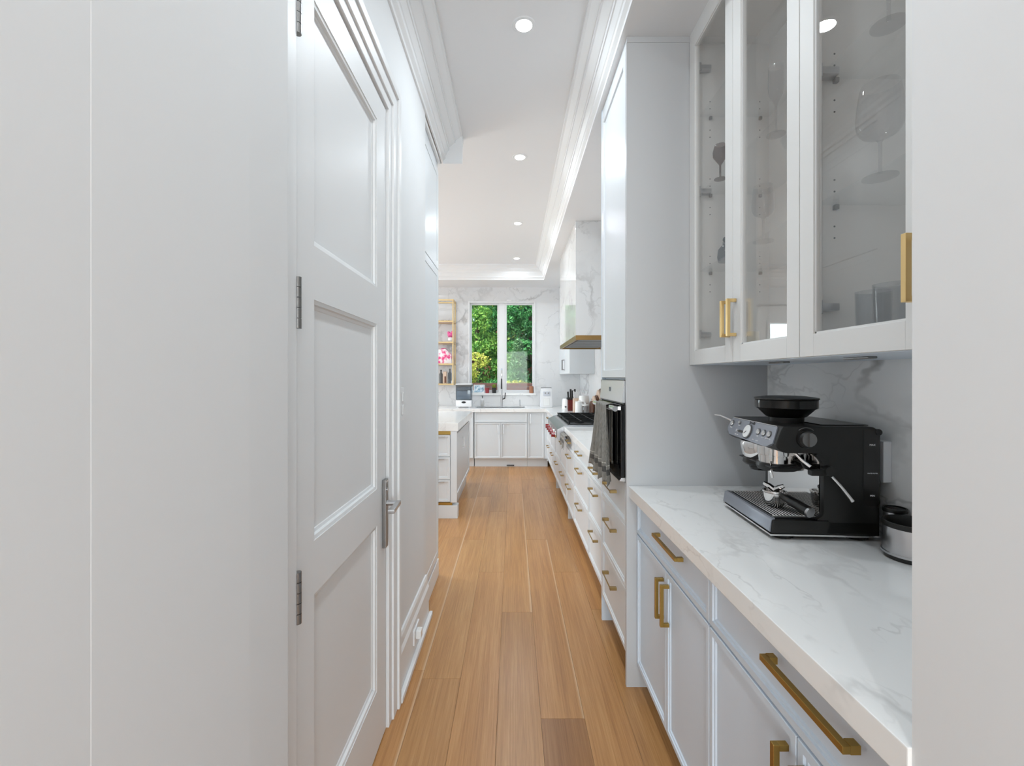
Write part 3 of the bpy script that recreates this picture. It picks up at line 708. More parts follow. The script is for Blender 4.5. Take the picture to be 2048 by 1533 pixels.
# ------------------------------------------------------------------ glass fronted upper cabinets
UX, UZ0, UZ1 = .80, 1.467, 2.925
def upper(y_far, y_near, doors, label, cuphandle):
    t = thing('glass_cabinet', label, 'cabinet', (UX+.020, y_far, 0), -PI/2); w = y_far-y_near; d = RW-UX-.0215
    th = .016
    MB().box(0, 0, UZ0, th, d, UZ1).box(w-th, 0, UZ0, w, d, UZ1).box(th, 0, UZ0, w-th, d, UZ0+.02).box(th, 0, UZ1-.018, w-th, d, UZ1).box(th, d-.012, UZ0+.02, w-th, d, UZ1-.018).obj('carcass', 'inner', t)
    MB().box(0, -.018, UZ1+.002, w, d, SOF-.0005).obj('top_filler', 'cab_up', t)
    MB().box(0, -.0005, UZ0-.006, w, d, UZ0-.0003).obj('bottom_panel', 'cab', t)
    for z in (1.887, 2.235, 2.583):
        s_ = MB().box(th+.001, .02, z-.006, w-th-.001, d-.014, z).obj('glass_shelf', 'shelfglass', t)
        for yy in (.06, d-.06):
            for xx in (th, w-th-.012): MB().box(xx, yy, z-.020, xx+.012, yy+.012, z-.0065, .002).obj('shelf_clip', 'nickel', s_)
    ph = MB()
    for zc in (1.887, 2.235, 2.583):
        for k in (-3, -2, 1, 2):
            for yy in (.066, d-.054):
                ph.cyl((th-.0005, yy, zc+k*.032), (th+.0008, yy, zc+k*.032), .0026, seg=8)
    ph.obj('pin_holes', 'greyplas', t)['kind'] = 'stuff'
    for (a, b, side) in doors:
        g = .0015; a += g; b -= g; f = .056; z0, z1 = UZ0-.004, UZ1
        mb = MB().box(a, -.020, z0, a+f, 0, z1, .0012).box(b-f, -.020, z0, b, 0, z1, .0012).box(a+f, -.020, z0, b-f, 0, z0+f+.004, .0012).box(a+f, -.020, z1-f, b-f, 0, z1, .0012)
        q = .005   # bead step inside the frame
        mb.box(a+f-.0005, -.015, z0+f, a+f+q, -.001, z1-f).box(b-f-q, -.015, z0+f, b-f+.0005, -.001, z1-f).box(a+f, -.015, z0+f+.003, b-f, -.001, z0+f+.004+q).box(a+f, -.015, z1-f-q, b-f, -.001, z1-f+.0005)
        dd_ = mb.obj('door', 'cab_up', t)
        MB().box(a+f+.001, -.011, z0+f+.001, b-f-.001, -.007, z1-f-.001).obj('pane', 'glass', dd_)
        hx = (b-.022) if side == 'R' else (a+.022)
        pull(.135, dd_, hx, UZ0+.155, True, 'brass_pale', out=.034, s=.012)
        ex = th if side == 'R' else w-th
        sg = 1 if side == 'R' else -1
        if (side == 'R' and a < .01) or (side == 'L' and b > w-.01):
            for z in (UZ0+.13, 2.235, UZ1-.14):
                hh = MB().box(min(ex, ex+sg*.03), .012, z-.010, max(ex, ex+sg*.03), .060, z+.010, .003)
                hh.cyl((ex+sg*.018, .004, z-.018), (ex+sg*.018, .004, z+.018), .015).obj('hinge', 'steel', dd_, smooth=True)
    return t
upper(2.040, 1.2575, [(0, .400, 'R'), (.400, .7825, 'L')], 'white two door glass fronted wall cabinet with champagne flutes, beside the tower panel', None)
upper(1.2565, .600, [(0, .3965, 'R'), (.3965, .6565, 'L')], 'white glass fronted wall cabinet nearest the camera, holding tumblers and wine glasses', None)
t = thing('puck_light', 'small dark slotted fitting under the near glass cabinet', 'under cabinet light', (.92, 1.18, UZ0-.006))
MB().box(-.012, -.03, -.006, .012, .06, 0, .002).obj('fixture', 'nickel', t)
t = thing('puck_light', 'small dark slotted fitting under the far glass cabinet', 'under cabinet light', (.93, 1.56, UZ0-.006))
MB().box(-.012, -.03, -.006, .012, .06, 0, .002).obj('fixture', 'nickel', t)

# glassware
def wine(bowl, h, rb=.036, stem_h=.095):
    bw = h-stem_h
    return MB().lathe([(0, 0), (rb, .001), (rb, .003), (.006, .008), (.004, .02), (.004, stem_h-.01), (.010, stem_h), *[(.010+(bowl-.010)*math.sin(PI/2*min(1, (q/11)/.5))**.75 if q < 6 else bowl*(1-.20*((q/11-.5)/.5)**2), stem_h+.002+(bw-.002)*(1-math.cos(PI/2*q/11))**.9) for q in range(1, 12)]], seg=36)
def flute(r=.026, h=.235):
    return MB().lathe([(0, 0), (.03, .001), (.03, .003), (.005, .008), (.0035, .02), (.0035, .10), (.008, .112), (r*.8, .135), (r, .17), (r*.9, h)], seg=22)
wine_me = mesh_of(wine(.048, .225), 'stem', True); wine2_me = mesh_of(wine(.038, .20, .034, .09), 'stem', True); flute_me = mesh_of(flute(), 'stem', True)
tum_me = mesh_of(MB().lathe([(0, .002), (.034, .002), (.036, .006), (.039, .14), (.0375, .14), (.034, .010), (0, .010)], seg=28), 'tumbler', True)
def glass(name, me, x, y, z, lab, grp):
    o = bpy.data.objects.new(name, me); C.objects.link(o); o.location = (x, y, z+.0005); tag(o, lab, 'glass', grp); return o
B0 = UZ0+.02
glass('wine_glass', wine_me, .885, 1.085, 1.887, 'large wine glass on the lowest shelf behind the nearest glass door, left one', 'wine glasses in the near cabinet')
glass('wine_glass', wine_me, .90, .955, 1.887, 'large wine glass on the lowest shelf of the near cabinet, beside the handle side', 'wine glasses in the near cabinet')
glass('wine_glass', wine_me, .885, 1.06, 2.235, 'wine glass on the middle shelf of the near cabinet, its stem and foot showing', 'wine glasses in the near cabinet')
glass('wine_glass', wine_me, .99, .90, 2.235, 'wine glass on the middle shelf at the back of the near cabinet', 'wine glasses in the near cabinet')
glass('tumbler', tum_me, .925, 1.155, B0, 'smoky tumbler on the floor of the near cabinet, left one', 'tumblers in the near cabinet')
glass('tumbler', tum_me, .895, 1.060, B0, 'smoky tumbler on the floor of the near cabinet, middle one', 'tumblers in the near cabinet')
glass('tumbler', tum_me, .905, .965, B0, 'smoky tumbler on the floor of the near cabinet, by the handle', 'tumblers in the near cabinet')
i = 0
for (x, y, l_) in ((.90, 1.33, 'nearest, at the glass'), (.98, 1.36, 'second in the near row'), (1.06, 1.34, 'at the back of the near row'), (.92, 1.43, 'in front, in the middle of the cluster'), (1.01, 1.46, 'behind the middle one of the cluster'), (.90, 1.54, 'farthest from the camera, at the glass')):
    glass('champagne_flute', flute_me, x, y, 2.235, 'champagne flute on the middle cabinet shelf, '+l_, 'champagne flutes on the middle shelf')
for (x, y, l_) in ((.90, 1.34, 'nearest, at the glass'), (1.01, 1.36, 'nearest at the back'), (.94, 1.47, 'in the middle'), (1.05, 1.52, 'at the back beside the decanter'), (.89, 1.60, 'next to the decanter at the glass')):
    glass('wine_glass', wine2_me, x, y, 1.887, 'small wine glass on the lowest cabinet shelf, '+l_, 'small wine glasses on the lowest shelf')
t = thing('glass_jar', 'small dark stoppered jar on the lowest shelf behind the farthest glass door', 'jar', (.885, 1.87, 1.8875))
MB().lathe([(0, 0), (.030, 0), (.034, .02), (.031, .05), (.014, .07), (.012, .078), (.014, .08)], seg=28).obj('body', 'smoke', t, smooth=True)
MB().sph((0, 0, .092), .013).obj('stopper', 'smoke', t, smooth=True)
M['amber'] = thin_glass('amber_glass', (.42, .34, .32), 1.45)
t = thing('snifter', 'small brown tinted round glass on the middle shelf behind the farthest glass door', 'glass', (.868, 1.885, 2.2355))
MB().lathe([(0, 0), (.024, .001), (.024, .003), (.004, .008), (.004, .06), (.012, .072), (.028, .095), (.030, .115), (.022, .145)], seg=26).obj('bowl', 'amber', t, smooth=True)
def mug(x, y, z, r, h, m, lab, cat='mug', rz=0):
    t = thing('mug', lab, cat, (x, y, z), rz)
    MB().lathe([(0, 0), (r*.9, 0), (r, .006), (r, h), (r-.004, h), (r-.005, .008), (0, .008)], seg=28).obj('body', m, t, smooth=True)
    MB().tube([(r-.003, 0, h*.82), (r+.02, 0, h*.78), (r+.028, 0, h*.5), (r+.018, 0, h*.24), (r-.002, 0, h*.2)], .0045, 8).obj('handle', m, t, smooth=True)
    return t
mug(.92, 1.76, B0+.0005, .038, .095, 'cream', 'cream mug on the floor of the cabinet behind the farthest glass door', rz=-2.2)
mug(.95, 1.50, B0+.0005, .042, .10, 'white', 'white mug on the floor of the cabinet behind the middle glass door', rz=2.6)

# ------------------------------------------------------------------ espresso machine (local: x depth from front, y width to the far side, z up)
e = thing('espresso_machine', 'black espresso machine with grey control console and bean hopper on the stone counter', 'coffee machine', (.787, 1.365, .9142), math.radians(-3.5))
EW, ED = .355, .311
def rr(pts, r=.02, n=5):
    """round the corners of a polygon"""
    out = []; L_ = len(pts)
    for i, p in enumerate(pts):
        p = Vector(p[:2]); a = Vector(pts[i-1][:2]); b = Vector(pts[(i+1) % L_][:2])
        q = pts[i][2] if len(pts[i]) > 2 else r
        q = min(q, (a-p).length*.45, (b-p).length*.45)
        if q < 1e-4: out.append(tuple(p)); continue
        s0 = p+(a-p).normalized()*q; s1 = p+(b-p).normalized()*q
        for k in range(n+1):
            t_ = k/n; out.append(tuple(s0*(1-t_)**2+p*2*t_*(1-t_)+s1*t_**2))
    return out
side = rr([(.150, .012, 0), (ED, .012, .012), (ED-.004, .344, .022), (.030, .344, .010), (.006, .280, .02), (.036, .262, .01), (.165, .262, .035), (.162, .05, 0)])
MB().prism([(a, b) for a, b in side], 'y', 0.0, EW, .005).obj('body_shell', 'black_m', e, smooth=True)
base = rr([(-.004, .018, .006), (ED-.002, .018, .02), (ED-.002, .058, .01), (.0, .060, .006)])
MB().prism(base, 'y', .0, EW, .004).obj('base', 'black_m', e, smooth=True)
# steel line round the base and feet
MB().box(-.006, -.002, .012, ED, EW+.002, .0175, .001).obj('steel_line', 'chrome', e)
for fx in (.045, ED-.045):
    for fy in (.04, EW-.04): MB().cyl((fx, fy, 0), (fx, fy, .012), .032, .036, 24).obj('foot', 'black', e)
# drip tray front and grid
MB().prism(rr([(-.008, .022, .004), (.006, .020, 0), (.010, .064, 0), (-.002, .060, .004)]), 'y', .004, EW-.004, .002).obj('tray_front', 'panelgrey', e, smooth=True)
MB().box(.006, .012, .0595, .150, EW-.012, .0634).obj('tray_pan', 'iron', e)
g = MB()
for i in range(13): g.cyl((.022+i*.0100, .028, .0640), (.022+i*.0100, EW-.028, .0640), .0011, seg=8)
g.box(.012, .022, .0625, .150, .027, .066).box(.012, EW-.027, .0625, .15, EW-.022, .066).obj('drip_grid', 'grid', e)
MB().box(.1490, .022, .064, .1535, EW-.022, .250).obj('splash_plate', 'chrome', e)
# side cheeks
MB().prism(rr([(.125, .060, .01), (.30, .058, 0), (.30, .262, 0), (.120, .262, .03), (.150, .235, .03), (.150, .075, .02)]), 'y', .0005, .020, .002).obj('cheek', 'black_m', e, smooth=True)
MB().prism(rr([(.125, .060, .01), (.30, .058, 0), (.30, .262, 0), (.120, .262, .03), (.150, .235, .03), (.150, .075, .02)]), 'y', EW-.020, EW-.0005, .002).obj('cheek', 'black_m', e, smooth=True)
# console: tilted face
ang = math.atan2(.024, .064)
con = bpy.data.objects.new('console', None)
def on_con(y, h, out=0):         # a point of the sloping console face: y across, h height along the slope
    s_ = h/.068
    return (.030-.024*(1-s_)-math.cos(ang)*out, y, .280+.064*s_+math.sin(ang)*out)
poly = [(.012, .010), (.020, .062), (EW-.02, .062), (EW-.008, .054), (EW-.001, .022), (EW-.03, .000), (.075, -.006), (.04, -.004)]
bm_ = MB(); A = [bm_.bm.verts.new(on_con(a, b, .0035)) for a, b in poly]; Bv = [bm_.bm.verts.new(on_con(a, b, -.004)) for a, b in poly]
fs = [bm_.bm.faces.new(A), bm_.bm.faces.new(Bv[::-1])]+[bm_.bm.faces.new((A[i], Bv[i], Bv[(i+1) % 8], A[(i+1) % 8])) for i in range(8)]
bmesh.ops.recalc_face_normals(bm_.bm, faces=fs)
cons = bm_.obj('console', 'panelgrey', e)
MB().tube([on_con(a, .064, .004) for a in (.02, .12, .24, EW-.02)], .0016, 8).obj('steel_edge', 'chrome', cons)
def disc(name, y, h, r, m, out=.006, r2=None, par=cons):
    return MB().cyl(on_con(y, h, .0033), on_con(y, h, .0035+out), r, r2 or r, 24).obj(name, m, par, smooth=True)
for (y, h, r) in ((.325, .042, .0095), (.268, .050, .0055), (.118, .034, .0095), (.082, .034, .0095), (.048, .034, .0095)):
    disc('button_ring', y, h, r*1.2, 'greyplas', .002); disc('button', y, h, r, 'chrome', .005, r*.85)
disc('gauge_bezel', .188, .026, .026, 'greyplas', .004); disc('gauge_dial', .188, .026, .0225, 'white', .006)
MB().cyl(on_con(.188, .026, .010), on_con(.200, .016, .010), .001, seg=6).obj('needle', 'black', cons)
MB().box(-.003, -.018, -.004, .004, .018, .004, .001).obj('slider', 'black', cons, on_con(.238, .020, .004))
disc('slider_knob', .256, .020, .006, 'chrome', .008)
def text(body, size, m, parent, loc, rot, name='lettering', ext=.0003):
    cu = bpy.data.curves.new('txt', 'FONT'); cu.body = body; cu.size = size; cu.extrude = ext; cu.align_x = 'CENTER'; cu.align_y = 'CENTER'
    to = bpy.data.objects.new('txt', cu); C.objects.link(to); dg = bpy.context.evaluated_depsgraph_get(); dg.update()
    me = bpy.data.meshes.new_from_object(to.evaluated_get(dg)); bpy.data.objects.remove(to); me.materials.clear(); me.materials.append(M[m])
    o = bpy.data.objects.new(name, me); C.objects.link(o); o.parent = parent; o.location = loc; o.rotation_euler = rot; return o
rotc = (PI/2-ang, 0, -PI/2)
text('Breville', .014, 'black', cons, on_con(.178, .0575, .0038), rotc)
for (s_, y, h) in (('POWER', .325, .026), ('GRIND', .268, .040), ('LESS  MORE', .262, .006), ('1 CUP', .118, .019), ('2 CUP', .082, .019), ('HOT WATER', .048, .019), ('HOT', .135, .004), ('STEAM', .108, .004)):
    text(s_, .0055, 'whitep', cons, on_con(y, h, .0038), rotc)
# side dial on the near side
k = MB().cyl((.098, 0, .306), (.098, -.006, .306), .029, .027, 32).obj('dial_collar', 'black', e, smooth=True)
MB().cyl((.098, -.006, .306), (.098, -.020, .306), .0225, .021, 32).box(.094, -.026, .286, .102, -.018, .326, .001).obj('steam_dial', 'nickel', k, smooth=True)
MB().tube([(.098+.034*math.cos(a), -.0012, .306+.034*math.sin(a)) for a in [PI*(.28+.44*q/10) for q in range(11)]], .0012, 6).obj('dial_mark', 'nickel', k)
# water tank column at the back of the near side
tk = MB().box(.262, -.0025, .105, ED+.001, EW-.01, .338, .006).obj('water_tank', mat('tank_plastic', (.02, .019, .018), .15), e, smooth=True)
MB().cyl((.306, -.0026, .328), (.306, -.005, .328), .010, .009, 20).obj('tank_lug', 'black', tk)
for (s_, z, sz) in (('MAX', .290, .008), ('WATER FILTER', .205, .0045), ('MIN', .138, .008)): text(s_, sz, 'whitep', tk, (.288, -.0028, z), (PI/2, 0, 0))
# group head, tamping assembly, spouts
a = MB().lathe([(.060, .0), (.064, -.010), (.058, -.045), (.050, -.060)], (.075, .235, .268), 32)
a.obj('grind_cradle', 'chrome', e, smooth=True)
MB().lathe([(.0, -.058), (.054, -.058), (.056, -.075), (.050, -.082), (0, -.082)], (.075, .235, .268), 32).obj('cradle_collar', 'black_m', e, smooth=True)
MB().lathe([(.0, 0), (.056, 0), (.056, -.028), (.052, -.030), (.052, -.055), (0, -.055)], (.075, .128, .268), 32).obj('group_head', 'chrome', e, smooth=True)
MB().lathe([(.0, -.054), (.057, -.054), (.060, -.066), (.054, -.078), (0, -.078)], (.075, .128, .268), 32).obj('group_collar', 'black_m', e, smooth=True)
MB().prism(rr([(.02, -.06), (.05, -.075), (.10, -.075), (.13, -.06), (.10, -.055)], .01), 'y', .06, .29, .003).obj('lug_bar', 'black_m', e, (0, 0, .268), smooth=True)
MB().lathe([(0, 0), (.034, 0), (.036, -.012), (.031, -.024), (0, -.024)], (.090, .270, .185), 28).obj('bean_cup', 'hopper', e, smooth=True)
MB().tube([(.034, .075, .262), (.032, .074, .225), (.033, .074, .190), (.038, .076, .172)], [.0065, .0052, .0050, .0042], 12).obj('water_spout', 'chrome', e, smooth=True)
sw = MB().tube([(.075, .020, .262), (.090, .006, .240), (.105, -.010, .225)], .005, 10).obj('steam_wand', 'chrome', e, smooth=True)
MB().box(.108, -.010, .196, .152, .012, .214, .005).cyl((.160, .010, .212), (.160, -.016, .212), .016, .014, 20).obj('wand_joint', 'black_m', sw, smooth=True)
MB().tube([(.160, -.020, .198), (.182, -.026, .170), (.212, -.032, .128)], .0048, 10).obj('wand_tube', 'chrome', sw, smooth=True)
# lever sticking out on the far side
MB().tube([(.05, EW, .318), (.03, EW+.035, .330), (.008, EW+.060, .342), (-.010, EW+.072, .344)], [.005, .005, .004, .003], 10).obj('tamp_lever', 'chrome', e, smooth=True)
# hopper
hp = MB().lathe([(0, .344), (.052, .344), (.053, .360), (.060, .363), (.084, .388), (.089, .391), (.089, .418), (.0, .418)], (.118, .150, 0), 40).obj('bean_hopper', 'black', e, smooth=True)
MB().lathe([(.0895, .390), (.0925, .392), (.0925, .417), (.090, .418)], (.118, .150, 0), 40).obj('hopper_window', 'hopper', hp, smooth=True)
MB().lathe([(0, .4182), (.092, .4182), (.0955, .421), (.094, .425), (.06, .430), (0, .431)], (.118, .150, 0), 40).obj('hopper_lid', 'black_m', hp, smooth=True)
MB().box(.16, .03, .344, .30, EW-.03, .3475, .003).obj('cup_warmer', 'black', e)
# portafilter lying on the grid: a thing of its own
pf = thing('portafilter', 'chrome portafilter with black handle and steel end cap, lying on the drip tray', 'portafilter', (.787+.080, 1.365+.128, .9142+.0665), math.radians(-3.5))
MB().lathe([(0, .0), (.022, 0), (.028, .006), (.032, .02), (.034, .045), (.036, .047), (.036, .052), (.031, .052), (.029, .022), (0, .018)], seg=32).obj('basket', 'chrome', pf, smooth=True)
MB().tube([(.0, 0, .052), (-.012, .012, .064), (-.022, .024, .070)], [.010, .009, .006], 10).tube([(0, 0, .052), (.012, -.012, .064), (.022, -.020, .072)], [.010, .009, .006], 10).obj('spouts', 'chrome', pf, smooth=True)
hd = MB().tube([(.010, -.030, .040), (.016, -.060, .036), (.026, -.100, .028), (.034, -.135, .020)], [.010, .014, .016, .0175], 18).obj('handle', 'black', pf, smooth=True)
MB().cyl((.0335, -.134, .020), (.0355, -.1405, .0185), .0165, .0155, 28).obj('end_cap', 'steel', hd, smooth=True)

# canisters and outlet
t = thing('steel_canister', 'open round steel canister with black rim at the front end of the counter', 'canister', (1.086, 1.222, .9142))
MB().lathe([(0, 0), (.061, 0), (.063, .012)], seg=40).obj('foot', 'black', t, smooth=True)
MB().lathe([(.0635, .012), (.0660, .014), (.0660, .086), (.0650, .088)], seg=48).lathe([(.0685, .013), (.0685, .019), (.0655, .019)], seg=48).obj('body', 'steel', t, smooth=True)
MB().lathe([(.0660, .086), (.0680, .092), (.0665, .100), (.062, .100), (.059, .090), (.057, .02), (0, .018)], seg=48).obj('liner', 'black_m', t, smooth=True)
t = thing('steel_canister', 'smaller steel canister half hidden behind the larger one on the counter', 'canister', (1.122, 1.322, .9142))
MB().lathe([(0, 0), (.026, 0), (.027, .01), (.028, .100), (.029, .105), (.025, .105), (.024, .012), (0, .012)], seg=40).obj('body', 'steel', t, smooth=True)
MB().lathe([(.029, .098), (.0300, .103), (.029, .110), (.025, .110)], seg=40).obj('rim', 'black', t, smooth=True)
t = thing('wall_outlet', 'white power outlet block on the marble backsplash behind the espresso machine', 'outlet', (1.154, 1.412, 1.148), -PI/2)
MB().box(-.042, -.026, -.063, .042, 0, .063, .003).obj('plate', 'whitep', t)
MB().box(-.018, -.0275, -.036, .018, -.0262, .036, .0005).obj('insert', 'white', t)
MB().box(-.006, -.029, .010, .006, -.0276, .024).box(-.007, -.029, -.026, .007, -.0276, -.010).obj('slots', 'black', t)

# ------------------------------------------------------------------ things round the far sink
CT = .9142
t = thing('kitchen_sink', 'undermount steel sink let into the far worktop below the window', 'sink', (-.205, 7.33, 0))
frame(MB(), -.40, .40, 0, .01, .001, 0, .001)
MB().box(-.40, -.20, .9135, .40, -.188, .9165).box(-.40, .188, .9135, .40, .20, .9165).box(-.40, -.188, .9135, -.388, .188, .9165).box(.388, -.188, .9135, .40, .188, .9165).obj('rim', 'steel', t)
MB().box(-.388, -.188, .9142, .388, .188, .9150).obj('basin', 'nickel', t)
t = thing('kitchen_faucet', 'tall steel spring faucet standing behind the sink in front of the window', 'faucet', (-.19, 7.60, CT))
MB().cyl((0, 0, 0), (0, 0, .17), .017).cyl((0, 0, .17), (0, 0, .30), .012).obj('column', 'steel', t, smooth=True)
MB().tube([(0, 0, .30), (0, 0, .52), (0, -.02, .60), (0, -.07, .635), (0, -.12, .61), (0, -.14, .55), (0, -.14, .47)], .008, 12).obj('hose_arc', 'chrome', t, smooth=True)
MB().cyl((0, -.14, .30), (0, -.14, .47), .013, .011).obj('spray_head', 'black', t, smooth=True)
MB().box(0, -.145, .33, .006, 0, .342).obj('dock_arm', 'steel', t)
MB().cyl((.01, 0, .12), (.05, 0, .135), .010).cyl((.05, -.005, .13), (.062, -.02, .235), .008).obj('lever', 'black', t, smooth=True)
t = thing('water_tap', 'short slim steel filter tap at the right end of the sink', 'tap', (.115, 7.60, CT))
MB().cyl((0, 0, 0), (0, 0, .10), .010).tube([(0, 0, .09), (0, -.02, .115), (0, -.05, .11)], .006, 8).obj('body', 'steel', t, smooth=True)
t = thing('soap_dispenser', 'white soap bottle with dark pump left of the sink', 'soap dispenser', (-.515, 7.56, CT))
MB().lathe([(0, 0), (.030, 0), (.034, .006), (.034, .115), (.018, .135), (.012, .14)], seg=24).obj('bottle', 'white', t, smooth=True)
MB().cyl((0, 0, .138), (0, 0, .175), .007).tube([(0, 0, .17), (-.0, -.03, .172)], .005, 8).box(-.01, -.02, .170, .014, .012, .182).obj('pump', 'greyplas', t)
t = thing('ice_maker', 'countertop dispenser with clear smoky tank on white base, left of the sink', 'dispenser', (-.80, 7.42, CT))
MB().box(-.128, -.12, .012, .128, .13, .125, .015).obj('base', 'whitep', t, smooth=True)
MB().box(-.128, -.13, .125, .128, .13, .34, .012).obj('tank', 'smoke', t, smooth=True)
MB().box(-.115, -.115, .13, .115, .12, .27, .006).obj('ice', mat('water', (.62, .66, .70), .2), t, smooth=True)
MB().box(-.130, -.132, .338, .130, .132, .372, .012).obj('lid', 'greyplas', t, smooth=True)
MB().box(-.13, -.134, .370, .13, .132, .388, .008).obj('lid_top', 'whitep', t, smooth=True)
MB().sph((0, -.120, .085), .036, (1, .25, .48)).obj('control_window', 'black', t, smooth=True)
for x in (-.09, .09): MB().cyl((x, -.07, 0), (x, -.07, .012), .02).obj('foot', 'whitep', t)
t = thing('rice_dispenser', 'white upright dispenser with grey top edge right of the sink', 'dispenser', (.545, 7.42, CT))
MB().prism(rr([(-.098, 0, .01), (.098, 0, .01), (.090, .315, .03), (-.086, .315, .03)]), 'y', -.11, .11, .006).obj('body', 'whitep', t, smooth=True)
MB().box(-.082, -.10, .314, .086, .10, .322, .003).obj('lid', 'greyplas', t)
MB().box(-.055, -.118, .19, .06, -.108, .26, .008).obj('scoop_recess', mat('pale_grey_plastic', (.6, .62, .68), .35), t)
MB().cyl((-.02, -.118, .235), (-.02, -.124, .235), .012).cyl((.03, -.118, .235), (.03, -.124, .235), .012).obj('buttons', 'nickel', t)
MB().box(-.05, -.114, .03, .052, -.109, .15, .004).obj('drawer', 'white', t)
# sill objects
SZ = wz0+.0015
t = thing('framed_print', 'small blue and white landscape print leaning on the window sill', 'picture', (-.585, FAR+.020, SZ))
MB().box(-.095, -.006, 0, .095, .010, .145, .002).obj('frame', 'white', t)
pr = mat('landscape_print', (.6, .7, .8), .5); nt, ns, L, b = nodes(pr)
tcn = N(nt, 'ShaderNodeTexCoord'); nz = N(nt, 'ShaderNodeTexNoise', i_Scale=22.0, i_Detail=4.0); L.new(tcn.outputs['Object'], nz.inputs['Vector'])
rp = ramp(nt, [(.35, (.12, .24, .30)), (.5, (.45, .62, .75)), (.62, (.85, .88, .9))]); L.new(nz.outputs['Fac'], rp.inputs[0]); L.new(rp.outputs[0], b.inputs['Base Color'])
MB().box(-.083, -.0072, .012, .083, -.0062, .133).obj('print', pr, t)
t = thing('red_cup', 'small red cup on the window sill', 'cup', (-.445, FAR+.015, SZ))
MB().lathe([(0, 0), (.030, 0), (.038, .085), (.035, .085), (.028, .006), (0, .006)], seg=22).obj('body', 'redbrown', t, smooth=True)
t = thing('plant_pot', 'black pot with a low pale green plant on the window sill beside the mullion', 'potted plant', (-.325, FAR+.015, SZ))
MB().lathe([(0, 0), (.034, 0), (.038, .090), (.034, .090), (.030, .075), (0, .075)], seg=22).obj('pot', 'black', t, smooth=True)
def leaves(n, cen, rad, size, seed, droop=0):
    rg = np.random.RandomState(seed)
    d = rg.normal(size=(n, 3)); d /= np.linalg.norm(d, axis=1)[:, None]; r = rg.uniform(.55, 1, n)**.5
    c = d*r[:, None]*np.array(rad)+np.array(cen)
    a = rg.normal(size=(n, 3)); a /= np.linalg.norm(a, axis=1)[:, None]
    b = np.cross(a, rg.normal(size=(n, 3))); b /= np.linalg.norm(b, axis=1)[:, None]
    s_ = rg.uniform(.6, 1.3, n)[:, None]*size
    v = np.stack([c-a*s_, c+b*s_*.45, c+a*s_, c-b*s_*.45], 1).reshape(-1, 3)
    return v, np.arange(n*4).reshape(-1, 4)
def leafobj(name, parts, m, parent=None):
    V = []; F = []; o0 = 0
    for v, f in parts: V.append(v); F.append(f+o0); o0 += len(v)
    V = np.concatenate(V); F = np.concatenate(F)
    me = bpy.data.meshes.new(name); me.from_pydata(V.tolist(), [], F.tolist()); me.materials.append(M[m])
    o = bpy.data.objects.new(name, me); C.objects.link(o)
    if parent: o.parent = parent
    return o
leafobj('foliage', [leaves(200, (0, 0, .118), (.035, .03, .03), .012, 5)], 'leaf_y', t)
t = thing('clay_jar', 'small tan clay jar at the right end of the window sill', 'jar', (.315, FAR+.015, SZ))
MB().lathe([(0, 0), (.032, 0), (.036, .02), (.033, .09), (.036, .115), (.030, .118), (.026, .02), (0, .015)], seg=24).obj('body', 'terr', t, smooth=True)

# gold wall shelf on the far wall
t = thing('wall_shelf', 'tall narrow gold framed open shelf hung left of the far window', 'shelf', (-1.60, FAR-.30, 0))
SW = .615; s = .020; sz = [1.290, 1.625, 1.985, 2.335, 2.690]
mb = MB()
for x in (0, SW-s):
    for y in (0, .299-s): mb.box(x, y, 1.276, x+s, y+s, 2.705)
mb.obj('posts', 'shelf_brass', t)
for z in sz:
    q = MB().box(s, 0, z-.012, SW-s, s*.7, z+.012).box(s, .299-s, z-.012, SW-s, .299, z+.012).box(0, s, z-.012, s, .299-s, z+.012).box(SW-s, s, z-.012, SW, .299-s, z+.012).obj('shelf_rail', 'shelf_brass', t)
    if z < 2.6: MB().box(s, s*.7, z-.006, SW-s, .299-s, z+.008).obj('shelf_board', 'ltwood', q)
SY = FAR-.16
def bottle(x, z, r, h, m, capm, lab, name='bottle'):
    t = thing(name, lab, 'bottle', (x, SY, z), 0, 'bottles on the lowest gold shelf')
    MB().lathe([(0, 0), (r, 0), (r, h*.68), (r*.45, h*.8), (r*.4, h*.88)], seg=20).obj('body', m, t, smooth=True)
    MB().cyl((0, 0, h*.88), (0, 0, h), r*.5).obj('cap', capm, t)
z0 = sz[0]+.0125
bottle(-1.215, z0, .030, .23, 'greyplas', 'black', 'dark bottle at the left on the lowest gold shelf')
t = thing('wood_box', 'upright tan wooden box on the lowest gold shelf', 'box', (-1.145, SY, z0))
MB().box(-.03, -.04, 0, .03, .04, .20, .004).obj('body', 'ltwood', t); MB().box(-.006, -.0412, .01, .022, -.0402, .12).obj('stripe', 'dkwood', t)
bottle(-1.065, z0, .030, .25, 'smoke', 'greyplas', 'clear blue grey bottle in the middle of the lowest gold shelf')
bottle(-1.025, z0+0, .022, .06, 'white', 'white', 'tiny white jar at the right of the lowest gold shelf')
t = thing('patterned_bag', 'pink and white patterned gift bag on the second gold shelf', 'bag', (-1.15, SY, sz[1]+.0125))
pk = mat('pink_pattern', (.8, .3, .45), .6); nt, ns, L, b = nodes(pk)
tcn = N(nt, 'ShaderNodeTexCoord'); nz = N(nt, 'ShaderNodeTexNoise', i_Scale=14.0, i_Detail=2.0); L.new(tcn.outputs['Object'], nz.inputs['Vector'])
rp = ramp(nt, [(.40, (.75, .05, .22)), (.47, (.85, .45, .58)), (.55, (.88, .82, .82))]); L.new(nz.outputs['Fac'], rp.inputs[0]); L.new(rp.outputs[0], b.inputs['Base Color'])
